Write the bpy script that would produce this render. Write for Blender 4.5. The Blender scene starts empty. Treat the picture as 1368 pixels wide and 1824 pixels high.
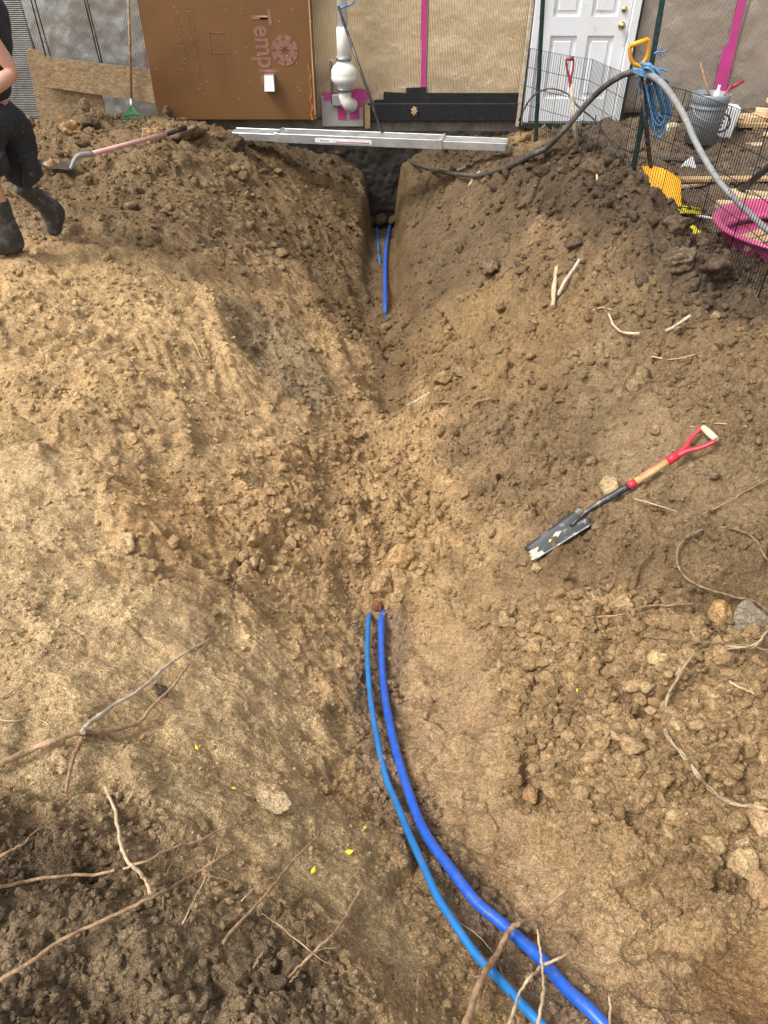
import bpy, bmesh, math, random
import numpy as np
from mathutils import Vector, Matrix, noise as mnoise

random.seed(7); RNG = np.random.default_rng(11)
scene = bpy.context.scene
R = math.radians

# ------------------------------------------------------------------ camera
CAMZ, PITCH, FPX = 1.7, R(40), 1250.0       # focal length in pixels of an 1824 px tall picture
CT, ST = math.cos(PITCH), math.sin(PITCH)
cd = bpy.data.cameras.new("camera"); cam = bpy.data.objects.new("camera", cd)
scene.collection.objects.link(cam); scene.camera = cam
cam.location = (0, 0, CAMZ); cam.rotation_euler = (math.pi/2 - PITCH, 0, 0)
cd.sensor_fit = 'VERTICAL'; cd.sensor_height = 24; cd.lens = 24*FPX/1824
cd.clip_start = 0.05; cd.clip_end = 400

# ------------------------------------------------------------------ sky, sun, exposure
SUN_EL, SUN_AZ = R(54), R(-116)              # azimuth measured from +Y towards +X
world = bpy.data.worlds.new("World"); scene.world = world; world.use_nodes = True
wn = world.node_tree; wn.nodes.clear()
sky = wn.nodes.new('ShaderNodeTexSky'); sky.sky_type = 'NISHITA'; sky.sun_disc = False
sky.sun_elevation = SUN_EL; sky.sun_rotation = SUN_AZ; sky.air_density = 1.0; sky.dust_density = 4.0
hs = wn.nodes.new('ShaderNodeHueSaturation'); hs.inputs['Saturation'].default_value = 0.15
bg = wn.nodes.new('ShaderNodeBackground'); bg.inputs['Strength'].default_value = 0.125
wo = wn.nodes.new('ShaderNodeOutputWorld')
wn.links.new(sky.outputs[0], hs.inputs['Color']); wn.links.new(hs.outputs[0], bg.inputs[0]); wn.links.new(bg.outputs[0], wo.inputs[0])
sl = bpy.data.lights.new("sun", 'SUN'); sl.energy = 1.25; sl.angle = R(16); sl.color = (1, .93, .82)
sun = bpy.data.objects.new("sun", sl); scene.collection.objects.link(sun)
sd = Vector((math.sin(SUN_AZ)*math.cos(SUN_EL), math.cos(SUN_AZ)*math.cos(SUN_EL), math.sin(SUN_EL)))
sun.rotation_euler = sd.to_track_quat('Z', 'Y').to_euler(); sun.location = sd*20
vs = scene.view_settings
vs.view_transform = 'Standard'; vs.look = 'None'; vs.gamma = 1; vs.use_curve_mapping = False; vs.exposure = 1.05

# ------------------------------------------------------------------ picture <-> place helpers
def ray(px, py):
    u = (px-684)/FPX; v = (912-py)/FPX
    return u, CT + v*ST, -ST + v*CT
def atY(px, py, Y):
    u, f, z = ray(px, py); t = Y/f
    return Vector((u*t, Y, CAMZ + z*t))
def atZ(px, py, Z):
    u, f, z = ray(px, py); t = (Z-CAMZ)/z
    return Vector((u*t, f*t, Z))

# ------------------------------------------------------------------ numpy noise
_perm = RNG.permutation(4096).astype(np.int64)
_ang = RNG.random(4096)*2*np.pi
_gx, _gy = np.cos(_ang), np.sin(_ang)
_r1, _r2, _r3 = RNG.random(4096), RNG.random(4096), RNG.random(4096)
def _h(i, j, s=0): return _perm[(_perm[(i + s*57) & 4095] + j) & 4095]
def perlin(x, y, s=0):
    i = np.floor(x).astype(np.int64); j = np.floor(y).astype(np.int64); fx = x-i; fy = y-j
    ux = fx*fx*fx*(fx*(fx*6-15)+10); uy = fy*fy*fy*(fy*(fy*6-15)+10)
    def g(a, b):
        h = _h(i+a, j+b, s); return _gx[h]*(fx-a) + _gy[h]*(fy-b)
    a, b, c, d = g(0,0), g(1,0), g(0,1), g(1,1)
    a = a + ux*(b-a); c = c + ux*(d-c)
    return (a + uy*(c-a))*1.4
def fbm(x, y, o=4, s=0, g=.5, ridged=False):
    r = 0; a = 1; n = 0
    for k in range(o):
        p = perlin(x, y, s+k*7)
        if ridged: p = 1 - 2*np.abs(p)
        r = r + a*p; n += a; a *= g; x = x*2.03+3.1; y = y*2.03-1.7
    return r/n
def worley(x, y, s=0):
    i0 = np.floor(x).astype(np.int64); j0 = np.floor(y).astype(np.int64)
    f1 = np.full(x.shape, 9.0); idr = np.zeros(x.shape); f2 = np.full(x.shape, 9.0); tl = np.zeros(x.shape)
    for a in (-1, 0, 1):
        for b in (-1, 0, 1):
            h = _h(i0+a, j0+b, s)
            dx = i0+a+_r1[h]-x; dy = j0+b+_r2[h]-y; d = dx*dx+dy*dy
            c = d < f1; tl = np.where(c, _gx[h]*dx+_gy[h]*dy, tl)
            f2 = np.where(c, f1, np.minimum(f2, d)); f1 = np.where(c, d, f1); idr = np.where(c, _r3[h], idr)
    return np.sqrt(f1), np.sqrt(f2), idr, tl
def plates(x, y, s=0):
    """broken slabs: every cell is a flat piece with its own tilt and height"""
    i0 = np.floor(x).astype(np.int64); j0 = np.floor(y).astype(np.int64)
    f1 = np.full(x.shape, 9.0); f2 = f1.copy(); v = np.zeros(x.shape)
    for a in (-1, 0, 1):
        for b in (-1, 0, 1):
            h = _h(i0+a, j0+b, s); dx = x-(i0+a+_r1[h]); dy = y-(j0+b+_r2[h]); d = dx*dx+dy*dy; c = d < f1
            t = (_r3[h]-.5) + .9*(_gx[h]*dx+_gy[h]*dy)
            f2 = np.where(c, f1, np.minimum(f2, d)); f1 = np.where(c, d, f1); v = np.where(c, t, v)
    return v*sst(.0, .16, np.sqrt(f2)-np.sqrt(f1)), v
def sst(a, b, x):
    t = np.clip((x-a)/(b-a), 0, 1); return t*t*(3-2*t)

# ------------------------------------------------------------------ terrain: cross-sections of the trench at stations along Y
ST_ = [
 (-3.0, [(-9,.1),(-3,.1),(0,.0),(3,.1),(9,.2)]),
 (-1.0, [(-9,.1),(-2,.1),(-.5,.05),(.2,-.05),(.9,-.1),(1.6,.05),(3,.2),(9,.2)]),
 (0.0, [(-9,.1),(-2,.12),(-.8,.15),(-.35,.08),(0,-.0),(.35,-.12),(.7,-.18),(1.0,-.2),(1.4,.05),(2.2,.25),(9,.2)]),
 (0.4, [(-9,.1),(-2,.12),(-.8,.16),(-.35,.1),(0,-.04),(.25,-.17),(.45,-.2),(.7,-.18),(.95,-.2),(1.3,.05),(2,.25),(9,.2)]),
 (0.8, [(-9,.05),(-2,.1),(-1,.14),(-.6,.10),(-.3,-.04),(-.05,-.24),(.1,-.34),(.3,-.36),(.6,-.3),(.85,-.22),(1.1,-.08),(1.5,.1),(2.2,.25),(9,.2)]),
 (1.2, [(-9,.02),(-1.6,.05),(-1,.06),(-.6,-.10),(-.3,-.29),(-.1,-.46),(.05,-.52),(.3,-.5),(.45,-.43),(.7,-.3),(1.0,-.12),(1.3,.0),(1.8,.22),(2.5,.3),(9,.2)]),
 (1.7, [(-9,.0),(-1.8,.02),(-1.3,0),(-.9,-.12),(-.55,-.32),(-.25,-.56),(-.08,-.68),(.2,-.7),(.35,-.6),(.6,-.47),(.9,-.28),(1.3,-.05),(1.7,.12),(2.2,.3),(3,.2),(9,.1)]),
 (2.22, [(-9,.0),(-2,.0),(-1.4,0),(-1,-.17),(-.6,-.41),(-.25,-.66),(-.07,-.79),(.12,-.79),(.4,-.68),(.7,-.47),(1.0,-.26),(1.4,0),(1.8,.22),(2.1,.3),(2.6,.1),(9,.05)]),
 (2.45, [(-9,.0),(-2,.0),(-1.4,0),(-1,-.17),(-.6,-.39),(-.25,-.6),(-.07,-.67),(.15,-.68),(.4,-.62),(.7,-.45),(1.0,-.24),(1.4,0),(1.8,.25),(2.1,.32),(2.5,.1),(9,.05)]),
 (3.4, [(-9,.0),(-2.5,.03),(-1.8,0),(-1.3,-.12),(-.9,-.32),(-.4,-.6),(-.1,-.74),(.15,-.74),(.5,-.6),(.9,-.33),(1.3,-.02),(1.6,.15),(1.85,.26),(2.1,.12),(2.4,.03),(9,.05)]),
 (4.4, [(-9,.05),(-2.8,.08),(-2,.05),(-1.5,-.05),(-1.1,-.26),(-.8,-.48),(-.3,-.72),(-.05,-.87),(.1,-.85),(.35,-.65),(.7,-.4),(1.0,-.1),(1.35,.20),(1.63,.38),(1.82,.22),(2.1,.03),(3,.02),(9,.1)]),
 (5.2, [(-9,.05),(-2.8,.08),(-2,.06),(-1.5,0),(-1.1,-.28),(-.7,-.55),(-.35,-.76),(-.1,-.9),(.1,-.9),(.25,-.7),(.6,-.35),(1,0),(1.4,.28),(1.63,.40),(1.82,.22),(2.1,.03),(3,.03),(9,.12)]),
 (6.0, [(-9,.08),(-3,.12),(-2,.1),(-1.6,-.02),(-1.2,-.27),(-.7,-.60),(-.3,-.84),(-.13,-.94),(.12,-.94),(.22,-.82),(.5,-.5),(.9,-.1),(1.15,.18),(1.4,.36),(1.65,.2),(1.9,.02),(3,.05),(9,.15)]),
 (7.0, [(-9,.05),(-3.6,.1),(-3,.2),(-2,.14),(-1.5,-.07),(-1,-.34),(-.5,-.64),(-.24,-.82),(-.17,-.97),(.13,-.97),(.19,-.78),(.45,-.5),(.8,-.22),(1.1,-.02),(1.35,.06),(1.8,.0),(3,.08),(9,.15)]),
 (7.7, [(-9,.05),(-3.8,.08),(-3,.2),(-2,.16),(-1.4,-.04),(-.9,-.30),(-.5,-.54),(-.24,-.74),(-.19,-1.0),(.16,-1.0),(.21,-.66),(.5,-.4),(.9,-.2),(1.25,-.05),(1.5,0),(3,.12),(9,.15)]),
 (8.3, [(-9,.05),(-3.6,.05),(-2.9,.1),(-2.1,.06),(-1.6,-.05),(-1.1,-.18),(-.5,-.34),(-.22,-.5),(-.19,-1.05),(.16,-1.05),(.22,-.40),(.5,-.24),(1,-.15),(1.5,-.06),(2,-.03),(3,.13),(9,.17)]),
 (9.2, [(-9,.05),(-2.5,.0),(-1.8,-.08),(-1.1,-.18),(-.5,-.3),(-.22,-.46),(-.19,-1.05),(.16,-1.05),(.22,-.36),(.5,-.2),(1,-.15),(1.5,-.06),(3,.13),(9,.17)]),
]
_XS = np.concatenate([np.linspace(-16, -3.01, 60), np.linspace(-3, 3.2, 621), np.linspace(3.21, 16, 60)])
_YS = np.array([s[0] for s in ST_])
_PR = np.array([np.interp(_XS, [p[0] for p in s[1]], [p[1] for p in s[1]]) for s in ST_])
for _k, _y in enumerate(_YS):                                  # soften the profile corners (less in the slot)
    w = 5 if _y < 5.5 else 2
    ker = np.exp(-np.arange(-3*w, 3*w+1)**2/(2.0*w*w)); ker /= ker.sum()
    sm = np.convolve(np.pad(_PR[_k], 3*w, mode='edge'), ker, mode='valid')
    m = np.abs(_XS) < 3; _PR[_k][m] = sm[m]
def macro(x, y):
    xi = np.interp(x, _XS, np.arange(len(_XS))); i = np.clip(xi.astype(int), 0, len(_XS)-2); fx = xi-i
    yi = np.interp(y, _YS, np.arange(len(_YS))); j = np.clip(yi.astype(int), 0, len(_YS)-2); fy = yi-j
    def P(jj):
        jj = np.clip(jj, 0, len(_YS)-1); return _PR[jj, i]*(1-fx) + _PR[jj, i+1]*fx
    a, b, c, d = P(j-1), P(j), P(j+1), P(j+2)
    m1 = (c-a)*.5; m2 = (d-b)*.5                                # cubic between stations
    t = fy; t2 = t*t; t3 = t2*t
    return (2*t3-3*t2+1)*b + (t3-2*t2+t)*m1*.8 + (-2*t3+3*t2)*c + (t3-t2)*m2*.8

def macro_hit(px, py):
    u, f, z = ray(px, py)
    t = np.linspace(.6, 11, 1500)
    h = macro(u*t, f*t) - (CAMZ + z*t)
    k = int(np.argmax(h > 0)); 
    if h[k] <= 0: k = len(t)-1
    return float(u*t[k]), float(f*t[k])

# scoops, lumps and ledges seen in the banks: (px, py, rx, ry, rot, dz, sharpness)
BUMPS = [
 (300, 862, .20, .16, .1, -.085, 2.2), (300, 905, .24, .08, .1, .03, 1.5), (180, 745, .20, .08, .0, .05, 1.5),
 (245, 690, .14, .14, .6, .05, 2), (330, 760, .05, .3, .3, .05, 1.6), (160, 660, .12, .12, 0, .05, 2),
 (480, 620, .2, .42, .35, -.09, 2.0), (600, 620, .07, .5, .25, .06, 1.6), (400, 600, .08, .5, .35, .06, 1.6),
 (560, 540, .10, .3, .1, .04, 1.5), (150, 560, .1, .1, 0, -.03, 1.5),
 (1310, 1055, .20, .07, -.2, -.13, 2.5), (1290, 985, .22, .13, -.2, .09, 2), (1360, 1140, .10, .06, 0, .05, 2),
 (1330, 1745, .15, .08, .0, -.09, 1.8), (1200, 1650, .05, .07, 0, -.05, 2.4), (1150, 1690, .06, .03, .4, -.035, 2.4),
 (1165, 1530, .05, .06, 0, -.05, 2), (1150, 1400, .10, .05, 0, .04, 1.4), (1270, 1620, .12, .06, 0, .04, 1.6),
 (900, 1240, .13, .16, .2, .035, 1.6), (1230, 1780, .05, .04, 0, -.03, 2),
 (270, 1740, .11, .09, .3, .07, 1.5), (150, 1790, .13, .06, 0, -.05, 1.5), (60, 1640, .10, .12, 0, .06, 1.5), (110, 1560, .14, .05, .2, -.05, 1.5),
 (400, 1760, .12, .05, .2, -.05, 1.6), (560, 1770, .14, .06, 0, .02, 1.5), (180, 1500, .12, .05, 0, .03, 1.5),
 (250, 1390, .30, .05, -.75, .025, 1.5), (490, 1418, .05, .04, 0, .035, 3), (640, 1760, .22, .04, -.8, .025, 1.4),
 (690, 1075, .10, .05, 0, .05, 1.6), (770, 1090, .10, .04, -.1, .03, 1.6), (690, 715, .08, .14, 0, -.09, 1.6), (640, 900, .2, .1, 0, .02, 1.5),
 (1210, 430, .14, .12, 0, .07, 2), (1295, 470, .14, .11, 0, .09, 3), (1180, 540, .10, .06, 0, -.06, 2), (1010, 265, .16, .16, 0, .10, 1.6), (1130, 330, .14, .1, 0, .05, 2),
 (1060, 560, .25, .05, .5, .04, 1.5), (880, 470, .10, .10, 0, .07, 2.5), (960, 430, .3, .2, 0, -.04, 1.5),
 (480, 300, .16, .15, 0, -.07, 2), (380, 260, .3, .25, 0, .05, 1.5), (150, 230, .3, .25, 0, .07, 1.5), (310, 215, .3, .2, 0, .1, 2), (560, 330, .2, .3, 0, -.05, 1.6),
 (300, 300, .3, .2, 0, .05, 1.5), (150, 380, .3, .12, 0, .04, 1.5), (760, 380, .05, .3, .2, .07, 1.6), (840, 320, .2, .2, 0, .05, 1.6),
]
_B = []
for (px, py, rx, ry, rot, dz, sh) in BUMPS:
    bx_, by_ = macro_hit(px, py); _B.append((bx_, by_, rx, ry, rot, dz, sh))
def bumps(x, y, h):
    for (bx_, by_, rx, ry, rot, dz, sh) in _B:
        m = (np.abs(x-bx_) < 2.2*max(rx, ry)) & (np.abs(y-by_) < 2.2*max(rx, ry))
        if not m.any(): continue
        dx = x[m]-bx_; dy = y[m]-by_; c, s = math.cos(rot), math.sin(rot)
        d = np.sqrt(((dx*c+dy*s)/rx)**2 + ((-dx*s+dy*c)/ry)**2)
        d = d*(1 + .35*perlin(x[m]*6/max(rx, ry)*.15, y[m]*6/max(rx, ry)*.15, 91))
        h[m] += dz*np.exp(-np.power(np.maximum(d, 1e-4), sh*1.3))
    return h

# ------------------------------------------------------------------ soil regions: outlines on the ground, with how loose the soil lies
# name: (polygon in picture coordinates, feather m, base colour, looseness)
REG = [
 ('right_base', [(760,300),(1000,240),(1500,400),(1500,1300),(880,1000),(760,650)], .25, (.235,.165,.093), .9),
 ('topleft', [(-120,200),(420,222),(640,300),(600,430),(420,470),(250,440),(100,430),(-120,400)], .25, (.215,.152,.086), .7),
 ('left_mid', [(-120,440),(200,450),(420,520),(520,700),(450,1000),(250,960),(-120,720)], .2, (.48,.34,.182), .6),
 ('pale', [(-150,760),(120,790),(230,920),(190,1010),(420,1090),(560,1180),(600,1330),(560,1500),(420,1450),(300,1330),(150,1260),(-150,1260)], .2, (.56,.415,.235), .22),
 ('orange', [(600,740),(770,740),(850,900),(840,1000),(760,1060),(600,1070),(450,980),(380,880),(520,800)], .28, (.41,.28,.145), .95),
 ('hollow', [(200,840),(300,830),(420,900),(420,1000),(300,1000),(190,950)], .08, (.42,.28,.14), .5),
 ('right_bank', [(760,600),(900,480),(1180,530),(1500,600),(1500,1330),(1150,1280),(950,1120),(870,950),(790,800)], .38, (.215,.152,.086), 1.0),
 ('right_pale', [(980,640),(1110,600),(1250,800),(1400,800),(1400,980),(1200,960),(1060,860)], .12, (.26,.19,.11), .6),
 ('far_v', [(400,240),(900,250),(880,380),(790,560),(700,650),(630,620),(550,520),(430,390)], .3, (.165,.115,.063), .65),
 ('head', [(400,225),(920,232),(900,300),(720,330),(640,330),(540,300),(450,262)], .15, (.105,.077,.048), .6),  # moist soil, with the shadow of plank and house darkened into the colour
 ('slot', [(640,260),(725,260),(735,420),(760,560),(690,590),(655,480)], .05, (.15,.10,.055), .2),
 ('right_far', [(720,300),(900,280),(960,380),(900,470),(760,560),(730,430)], .15, (.15,.108,.064), .65),
 ('spur', [(700,620),(900,480),(1060,540),(1000,700),(800,760),(700,700)], .25, (.26,.178,.092), .9),
 ('grey_patch', [(365,515),(430,525),(530,580),(600,690),(590,740),(500,720),(430,620)], .09, (.30,.225,.135), .8),
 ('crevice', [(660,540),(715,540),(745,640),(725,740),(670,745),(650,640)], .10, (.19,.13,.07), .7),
 ('berm', [(870,310),(960,270),(1000,235),(1060,250),(1180,350),(1420,470),(1420,640),(1250,570),(1180,540),(1050,440),(930,400)], .2, (.105,.078,.052), 1.0),
 ('rubble', [(870,1090),(1010,1060),(1400,1050),(1400,1680),(1200,1640),(1130,1500),(1000,1440),(900,1420),(860,1280)], .12, (.315,.218,.115), 1.0),
 ('floor', [(735,1110),(860,1130),(890,1250),(910,1400),(1000,1560),(1180,1700),(1500,1850),(1500,2100),(1150,2100),(900,1640),(790,1500),(720,1380),(715,1200)], .08, (.44,.31,.178), .35),
 ('cavity', [(1240,1690),(1420,1640),(1500,1850),(1250,1830)], .05, (.33,.21,.105), .1),
 ('moist', [(630,1085),(735,1085),(715,1350),(820,1530),(930,1640),(1100,1850),(960,1850),(730,1540),(650,1380),(625,1200)], .05, (.27,.195,.128), .8),
 ('left_low', [(-150,1250),(180,1260),(450,1430),(620,1450),(700,1560),(800,1700),(760,1800),(500,1600),(300,1500),(-150,1420)], .1, (.48,.36,.205), .35),
 ('dark_pile', [(-200,1420),(120,1440),(220,1420),(340,1520),(400,1560),(500,1610),(600,1690),(690,1850),(660,2100),(-300,2100)], .18, (.225,.168,.105), 1.0),
 ('dark_corner', [(-200,1490),(140,1480),(260,1540),(230,1620),(-200,1640)], .06, (.155,.115,.073), 1.0),
 ('yard', [(925,225),(1600,185),(1600,440),(1290,440),(1180,330),(1050,260)], .1, (.16,.125,.09), .5),
]
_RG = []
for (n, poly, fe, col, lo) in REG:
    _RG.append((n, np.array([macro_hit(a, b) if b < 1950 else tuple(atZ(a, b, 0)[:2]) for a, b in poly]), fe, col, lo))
_GR = [(*macro_hit(a, b), c, d, e, f, g) for (a, b, c, d, e, f, g) in ((330, 640, .30, .30, 1.9, 14, .010), (150, 740, .35, .22, .1, 6.5, .020), (120, 620, .3, .25, 1.2, 8, .016), (560, 430, .3, .3, 2.0, 11, .010), (860, 400, .35, .4, 1.2, 9, .014), (900, 1500, .2, .1, .9, 16, .005), (350, 460, .4, .2, .2, 7, .014))]
def polymask(x, y, P, fe):
    wx = x + fe*1.0*fbm(x*2.2, y*2.2, 3, 31) + .3*fe*perlin(x*14, y*14, 33); wy = y + fe*1.0*fbm(x*2.2+7, y*2.2, 3, 37)
    ins = np.zeros(x.shape, bool); dm = np.full(x.shape, 1e9)
    n = len(P)
    for k in range(n):
        ax, ay = P[k]; bx_, by_ = P[(k+1) % n]
        c = ((ay > wy) != (by_ > wy)) & (wx < (bx_-ax)*(wy-ay)/((by_-ay) or 1e-9)+ax)
        ins ^= c
        ex, ey = bx_-ax, by_-ay; L = ex*ex+ey*ey+1e-12
        t = np.clip(((wx-ax)*ex+(wy-ay)*ey)/L, 0, 1)
        dm = np.minimum(dm, (wx-ax-t*ex)**2+(wy-ay-t*ey)**2)
    d = np.sqrt(dm); d = np.where(ins, d, -d)
    return sst(-fe*.6, fe*.9, d)
def soil(x, y):
    """base colour and looseness of the soil at (x, y)"""
    col = np.empty(x.shape+(3,)); col[:] = (.40, .28, .15); lo = np.full(x.shape, .6)
    for (n, P, fe, c, l) in _RG:
        x0, y0 = P.min(0)-2.5*fe; x1, y1 = P.max(0)+2.5*fe
        m = (x > x0) & (x < x1) & (y > y0) & (y < y1)
        if not m.any(): continue
        k = polymask(x[m], y[m], P, fe)
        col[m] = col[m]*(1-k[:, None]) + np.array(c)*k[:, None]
        lo[m] = lo[m]*(1-k) + l*k
    return col, lo

def height(x, y, sp=None, loose=None):
    """full terrain height; sp = local mesh spacing, so detail finer than the mesh is left out"""
    if loose is None: loose = soil(x, y)[1]
    if sp is None: sp = np.full(x.shape, .003) + .0012*np.abs(y)
    wx = x + .06*fbm(x*2.4, y*2.4, 6, 5, .6); wy = y + .06*fbm(x*2.4+9, y*2.4, 6, 6, .6)
    wx = wx + .09*fbm(x*1.5+3, y*4.5, 5, 8, .6)*sst(5.4, 6.6, y)*np.exp(-(x/.7)**4)
    h = macro(wx, wy)
    h = bumps(x, y, h)
    slot = np.exp(-(np.abs(x+.02)/.3)**4)*sst(5.6, 6.4, y)
    k = (1-.4*slot)
    h = h + k*(.05*fbm(x*1.3, y*1.3, 4, 12) + (.03+.03*loose)*fbm(x*5, y*5, 3, 15))
    r = fbm(x*2.6+.3*y, y*2.3, 5, 18, .55, True)
    h = h + k*.018*r*(.25+loose)                              # ridges
    s = fbm(x*1.1+4, y*1.1, 5, 21, .55)                       # a few broken scarps where the bank slumped
    h = h + k*.045*(sst(-.015, .02, s)-.5)*(.15+.85*sst(.3,.7,loose))*sst(-.1, .35, fbm(x*.8, y*.8+3, 2, 25))
    for (gx0, gy0, rx, ry, an, f, a) in _GR:                  # marks raked by the bucket teeth and tracks
        m = (np.abs(x-gx0) < 1.6*max(rx, ry)) & (np.abs(y-gy0) < 1.6*max(rx, ry))
        if m.any():
            dx = x[m]-gx0; dy = y[m]-gy0; u_ = dx*math.cos(an)+dy*math.sin(an); v_ = -dx*math.sin(an)+dy*math.cos(an)
            e_ = np.exp(-((u_/rx)**2+(v_/ry)**2)**2)*sst(-.5, .1, perlin(dx*5, dy*5, 77)); h[m] += a*e_*np.sin(6.283*f*(v_+.03*perlin(dx*4, dy*4, 78)))
    for (f, a, ss) in ((2.7, .075, 81), (6.5, .045, 83), (14, .022, 85)):
        w1 = .35*fbm(x*f*1.1, y*f*1.1, 4, ss+1, .6); w2 = .35*fbm(x*f*1.1+7, y*f*1.1, 4, ss+2, .6)
        pv = plates(x*f+w1, y*f*1.25+w2, ss)[0]
        h = h + k*a*pv*(.15+1.0*loose)*sst(-.25, .3, fbm(x*1.1+ss, y*1.1, 4, ss+3, .6)+.05)
    h = h + k*.02*(.5+.5*loose)*fbm(x*11, y*11, 5, 27, .6)
    for (f, a, ss) in ((4.6, .16, 41), (9.5, .24, 43), (19, .34, 47), (38, .46, 53), (76, .55, 59), (150, .55, 61)):
        fade = np.clip(1.6 - f*sp*2.2, 0, 1)
        if not (fade > 0).any(): continue
        ang = ss*.7; c_, s_ = math.cos(ang), math.sin(ang)
        X = (x*c_-y*s_)*f + .18*perlin(x*f*1.3, y*f*1.3, ss+1); Y = (x*s_+y*c_)*f + .18*perlin(x*f*1.3+5, y*f*1.3, ss+2)
        f1, f2, idr, tl = worley(X, Y, ss)
        pat = sst(-.25, .25, fbm(x*f*.13+ss, y*f*.13, 4, ss+3, .6) + (loose-.6)*1.0)
        b = np.clip(1.9*(1-f1/.6), 0, .8)*(1+1.3*tl)*(.1+1.2*idr**2.2)
        b = b*sst(0, .12, f2-f1)
        h = h + fade*k*(a/f)*b*pat*(.12+.88*loose)*(.55 if f < 10 else .9)
    h = h + k*(.0022*perlin(x*90, y*90, 71)*np.clip(1.5-90*sp*1.5, 0, 1) + .0065*fbm(x*22, y*22, 3, 73))
    return h


class MB:
    """collects vertices and faces; mesh() makes one mesh of them"""
    def __init__(s, smooth=False): s.v = []; s.f = []; s.sm = []; s.smooth = smooth
    def add(s, vs_, fs_, smooth=None):
        o = len(s.v); s.v += [tuple(p) for p in vs_]; s.f += [tuple(i+o for i in f) for f in fs_]
        s.sm += [s.smooth if smooth is None else smooth]*len(fs_); return s
    def box(s, c, d, rot=None, bev=0.0, taper=None):
        c = Vector(c); x, y, z = d[0]/2, d[1]/2, d[2]/2
        if bev:
            b = min(bev, x*.9, y*.9, z*.9); P = []
            for sx in (-1, 1):
                for sy in (-1, 1):
                    for sz in (-1, 1):
                        P += [Vector((sx*(x-b), sy*(y-b), sz*z)), Vector((sx*(x-b), sy*y, sz*(z-b))), Vector((sx*x, sy*(y-b), sz*(z-b)))]
            bm = bmesh.new()
            for p in P: bm.verts.new(p)
            bmesh.ops.convex_hull(bm, input=bm.verts); bm.verts.index_update()
            vs_ = [v.co.copy() for v in bm.verts]; fs_ = [[v.index for v in f.verts] for f in bm.faces]; bm.free()
        else:
            vs_ = [Vector((sx*x, sy*y, sz*z)) for sx in (-1, 1) for sy in (-1, 1) for sz in (-1, 1)]
            fs_ = [(0,1,3,2),(4,6,7,5),(0,4,5,1),(2,3,7,6),(0,2,6,4),(1,5,7,3)]
        if rot is not None: vs_ = [rot @ v for v in vs_]
        return s.add([c+v for v in vs_], fs_)
    def tube(s, pts, r, n=8, cap=True, noise_=0.0, seed=0, flat=1.0):
        pts = [Vector(p) for p in pts]; m = len(pts)
        rs = list(r) if hasattr(r, '__len__') else [r]*m
        t0 = (pts[1]-pts[0]).normalized(); up = Vector((0,0,1)) if abs(t0.z) < .9 else Vector((1,0,0))
        a = t0.cross(up).normalized(); rings = []; V = []
        for i in range(m):
            t = (pts[min(i+1, m-1)]-pts[max(i-1, 0)]).normalized()
            a = (a - t*a.dot(t)).normalized(); b = t.cross(a)
            for k in range(n):
                th = 2*math.pi*k/n; rr = rs[i]
                if noise_: rr *= 1+noise_*mnoise.noise(Vector((math.cos(th)*1.3+seed, math.sin(th)*1.3, i*.55+seed*3)))
                V.append(pts[i]+a*(rr*math.cos(th))+b*(rr*math.sin(th)*flat))
        F_ = [(i*n+k, i*n+(k+1) % n, (i+1)*n+(k+1) % n, (i+1)*n+k) for i in range(m-1) for k in range(n)]
        s.add(V, F_, True)
        if cap: s.add(V[:n], [tuple(range(n))[::-1]], False); s.add(V[-n:], [tuple(range(n))], False)
        return s
    def lathe(s, prof, n=32, c=(0,0,0), rot=None, smooth=True):
        c = Vector(c); V = []
        for (r_, z_) in prof:
            for k in range(n):
                th = 2*math.pi*k/n; p = Vector((r_*math.cos(th), r_*math.sin(th), z_)); V.append(c+(rot @ p if rot else p))
        m = len(prof)
        return s.add(V, [(i*n+k, i*n+(k+1) % n, (i+1)*n+(k+1) % n, (i+1)*n+k) for i in range(m-1) for k in range(n)], smooth)
    def prism(s, poly, axis0, axis1, depth, c=(0,0,0)):
        """poly in 2D along axis0/axis1 (Vectors), extruded by the depth vector"""
        c = Vector(c); A = [c+axis0*p[0]+axis1*p[1] for p in poly]; n = len(A)
        return s.add(A+[p+depth for p in A], [tuple(range(n))[::-1], tuple(range(n, 2*n))]+[(k, (k+1) % n, n+(k+1) % n, n+k) for k in range(n)])
    def mesh(s, name):
        me = bpy.data.meshes.new(name); me.from_pydata(s.v, [], s.f); me.update()
        me.polygons.foreach_set('use_smooth', s.sm)
        bm = bmesh.new(); bm.from_mesh(me); bmesh.ops.remove_doubles(bm, verts=bm.verts, dist=1e-5); bmesh.ops.recalc_face_normals(bm, faces=bm.faces); bm.to_mesh(me); bm.free()
        return me

def spline(P, n=8):
    """Catmull-Rom through the points (any dimension)"""
    P = [np.asarray(p, float) for p in P]; Q = [2*P[0]-P[1]]+P+[2*P[-1]-P[-2]]; out = []
    for i in range(1, len(Q)-2):
        a, b, c, d = Q[i-1], Q[i], Q[i+1], Q[i+2]
        for k in range(n):
            t = k/n; out.append(.5*((2*b)+(-a+c)*t+(2*a-5*b+4*c-d)*t*t+(-a+3*b-3*c+d)*t**3))
    out.append(P[-1]); return out

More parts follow.
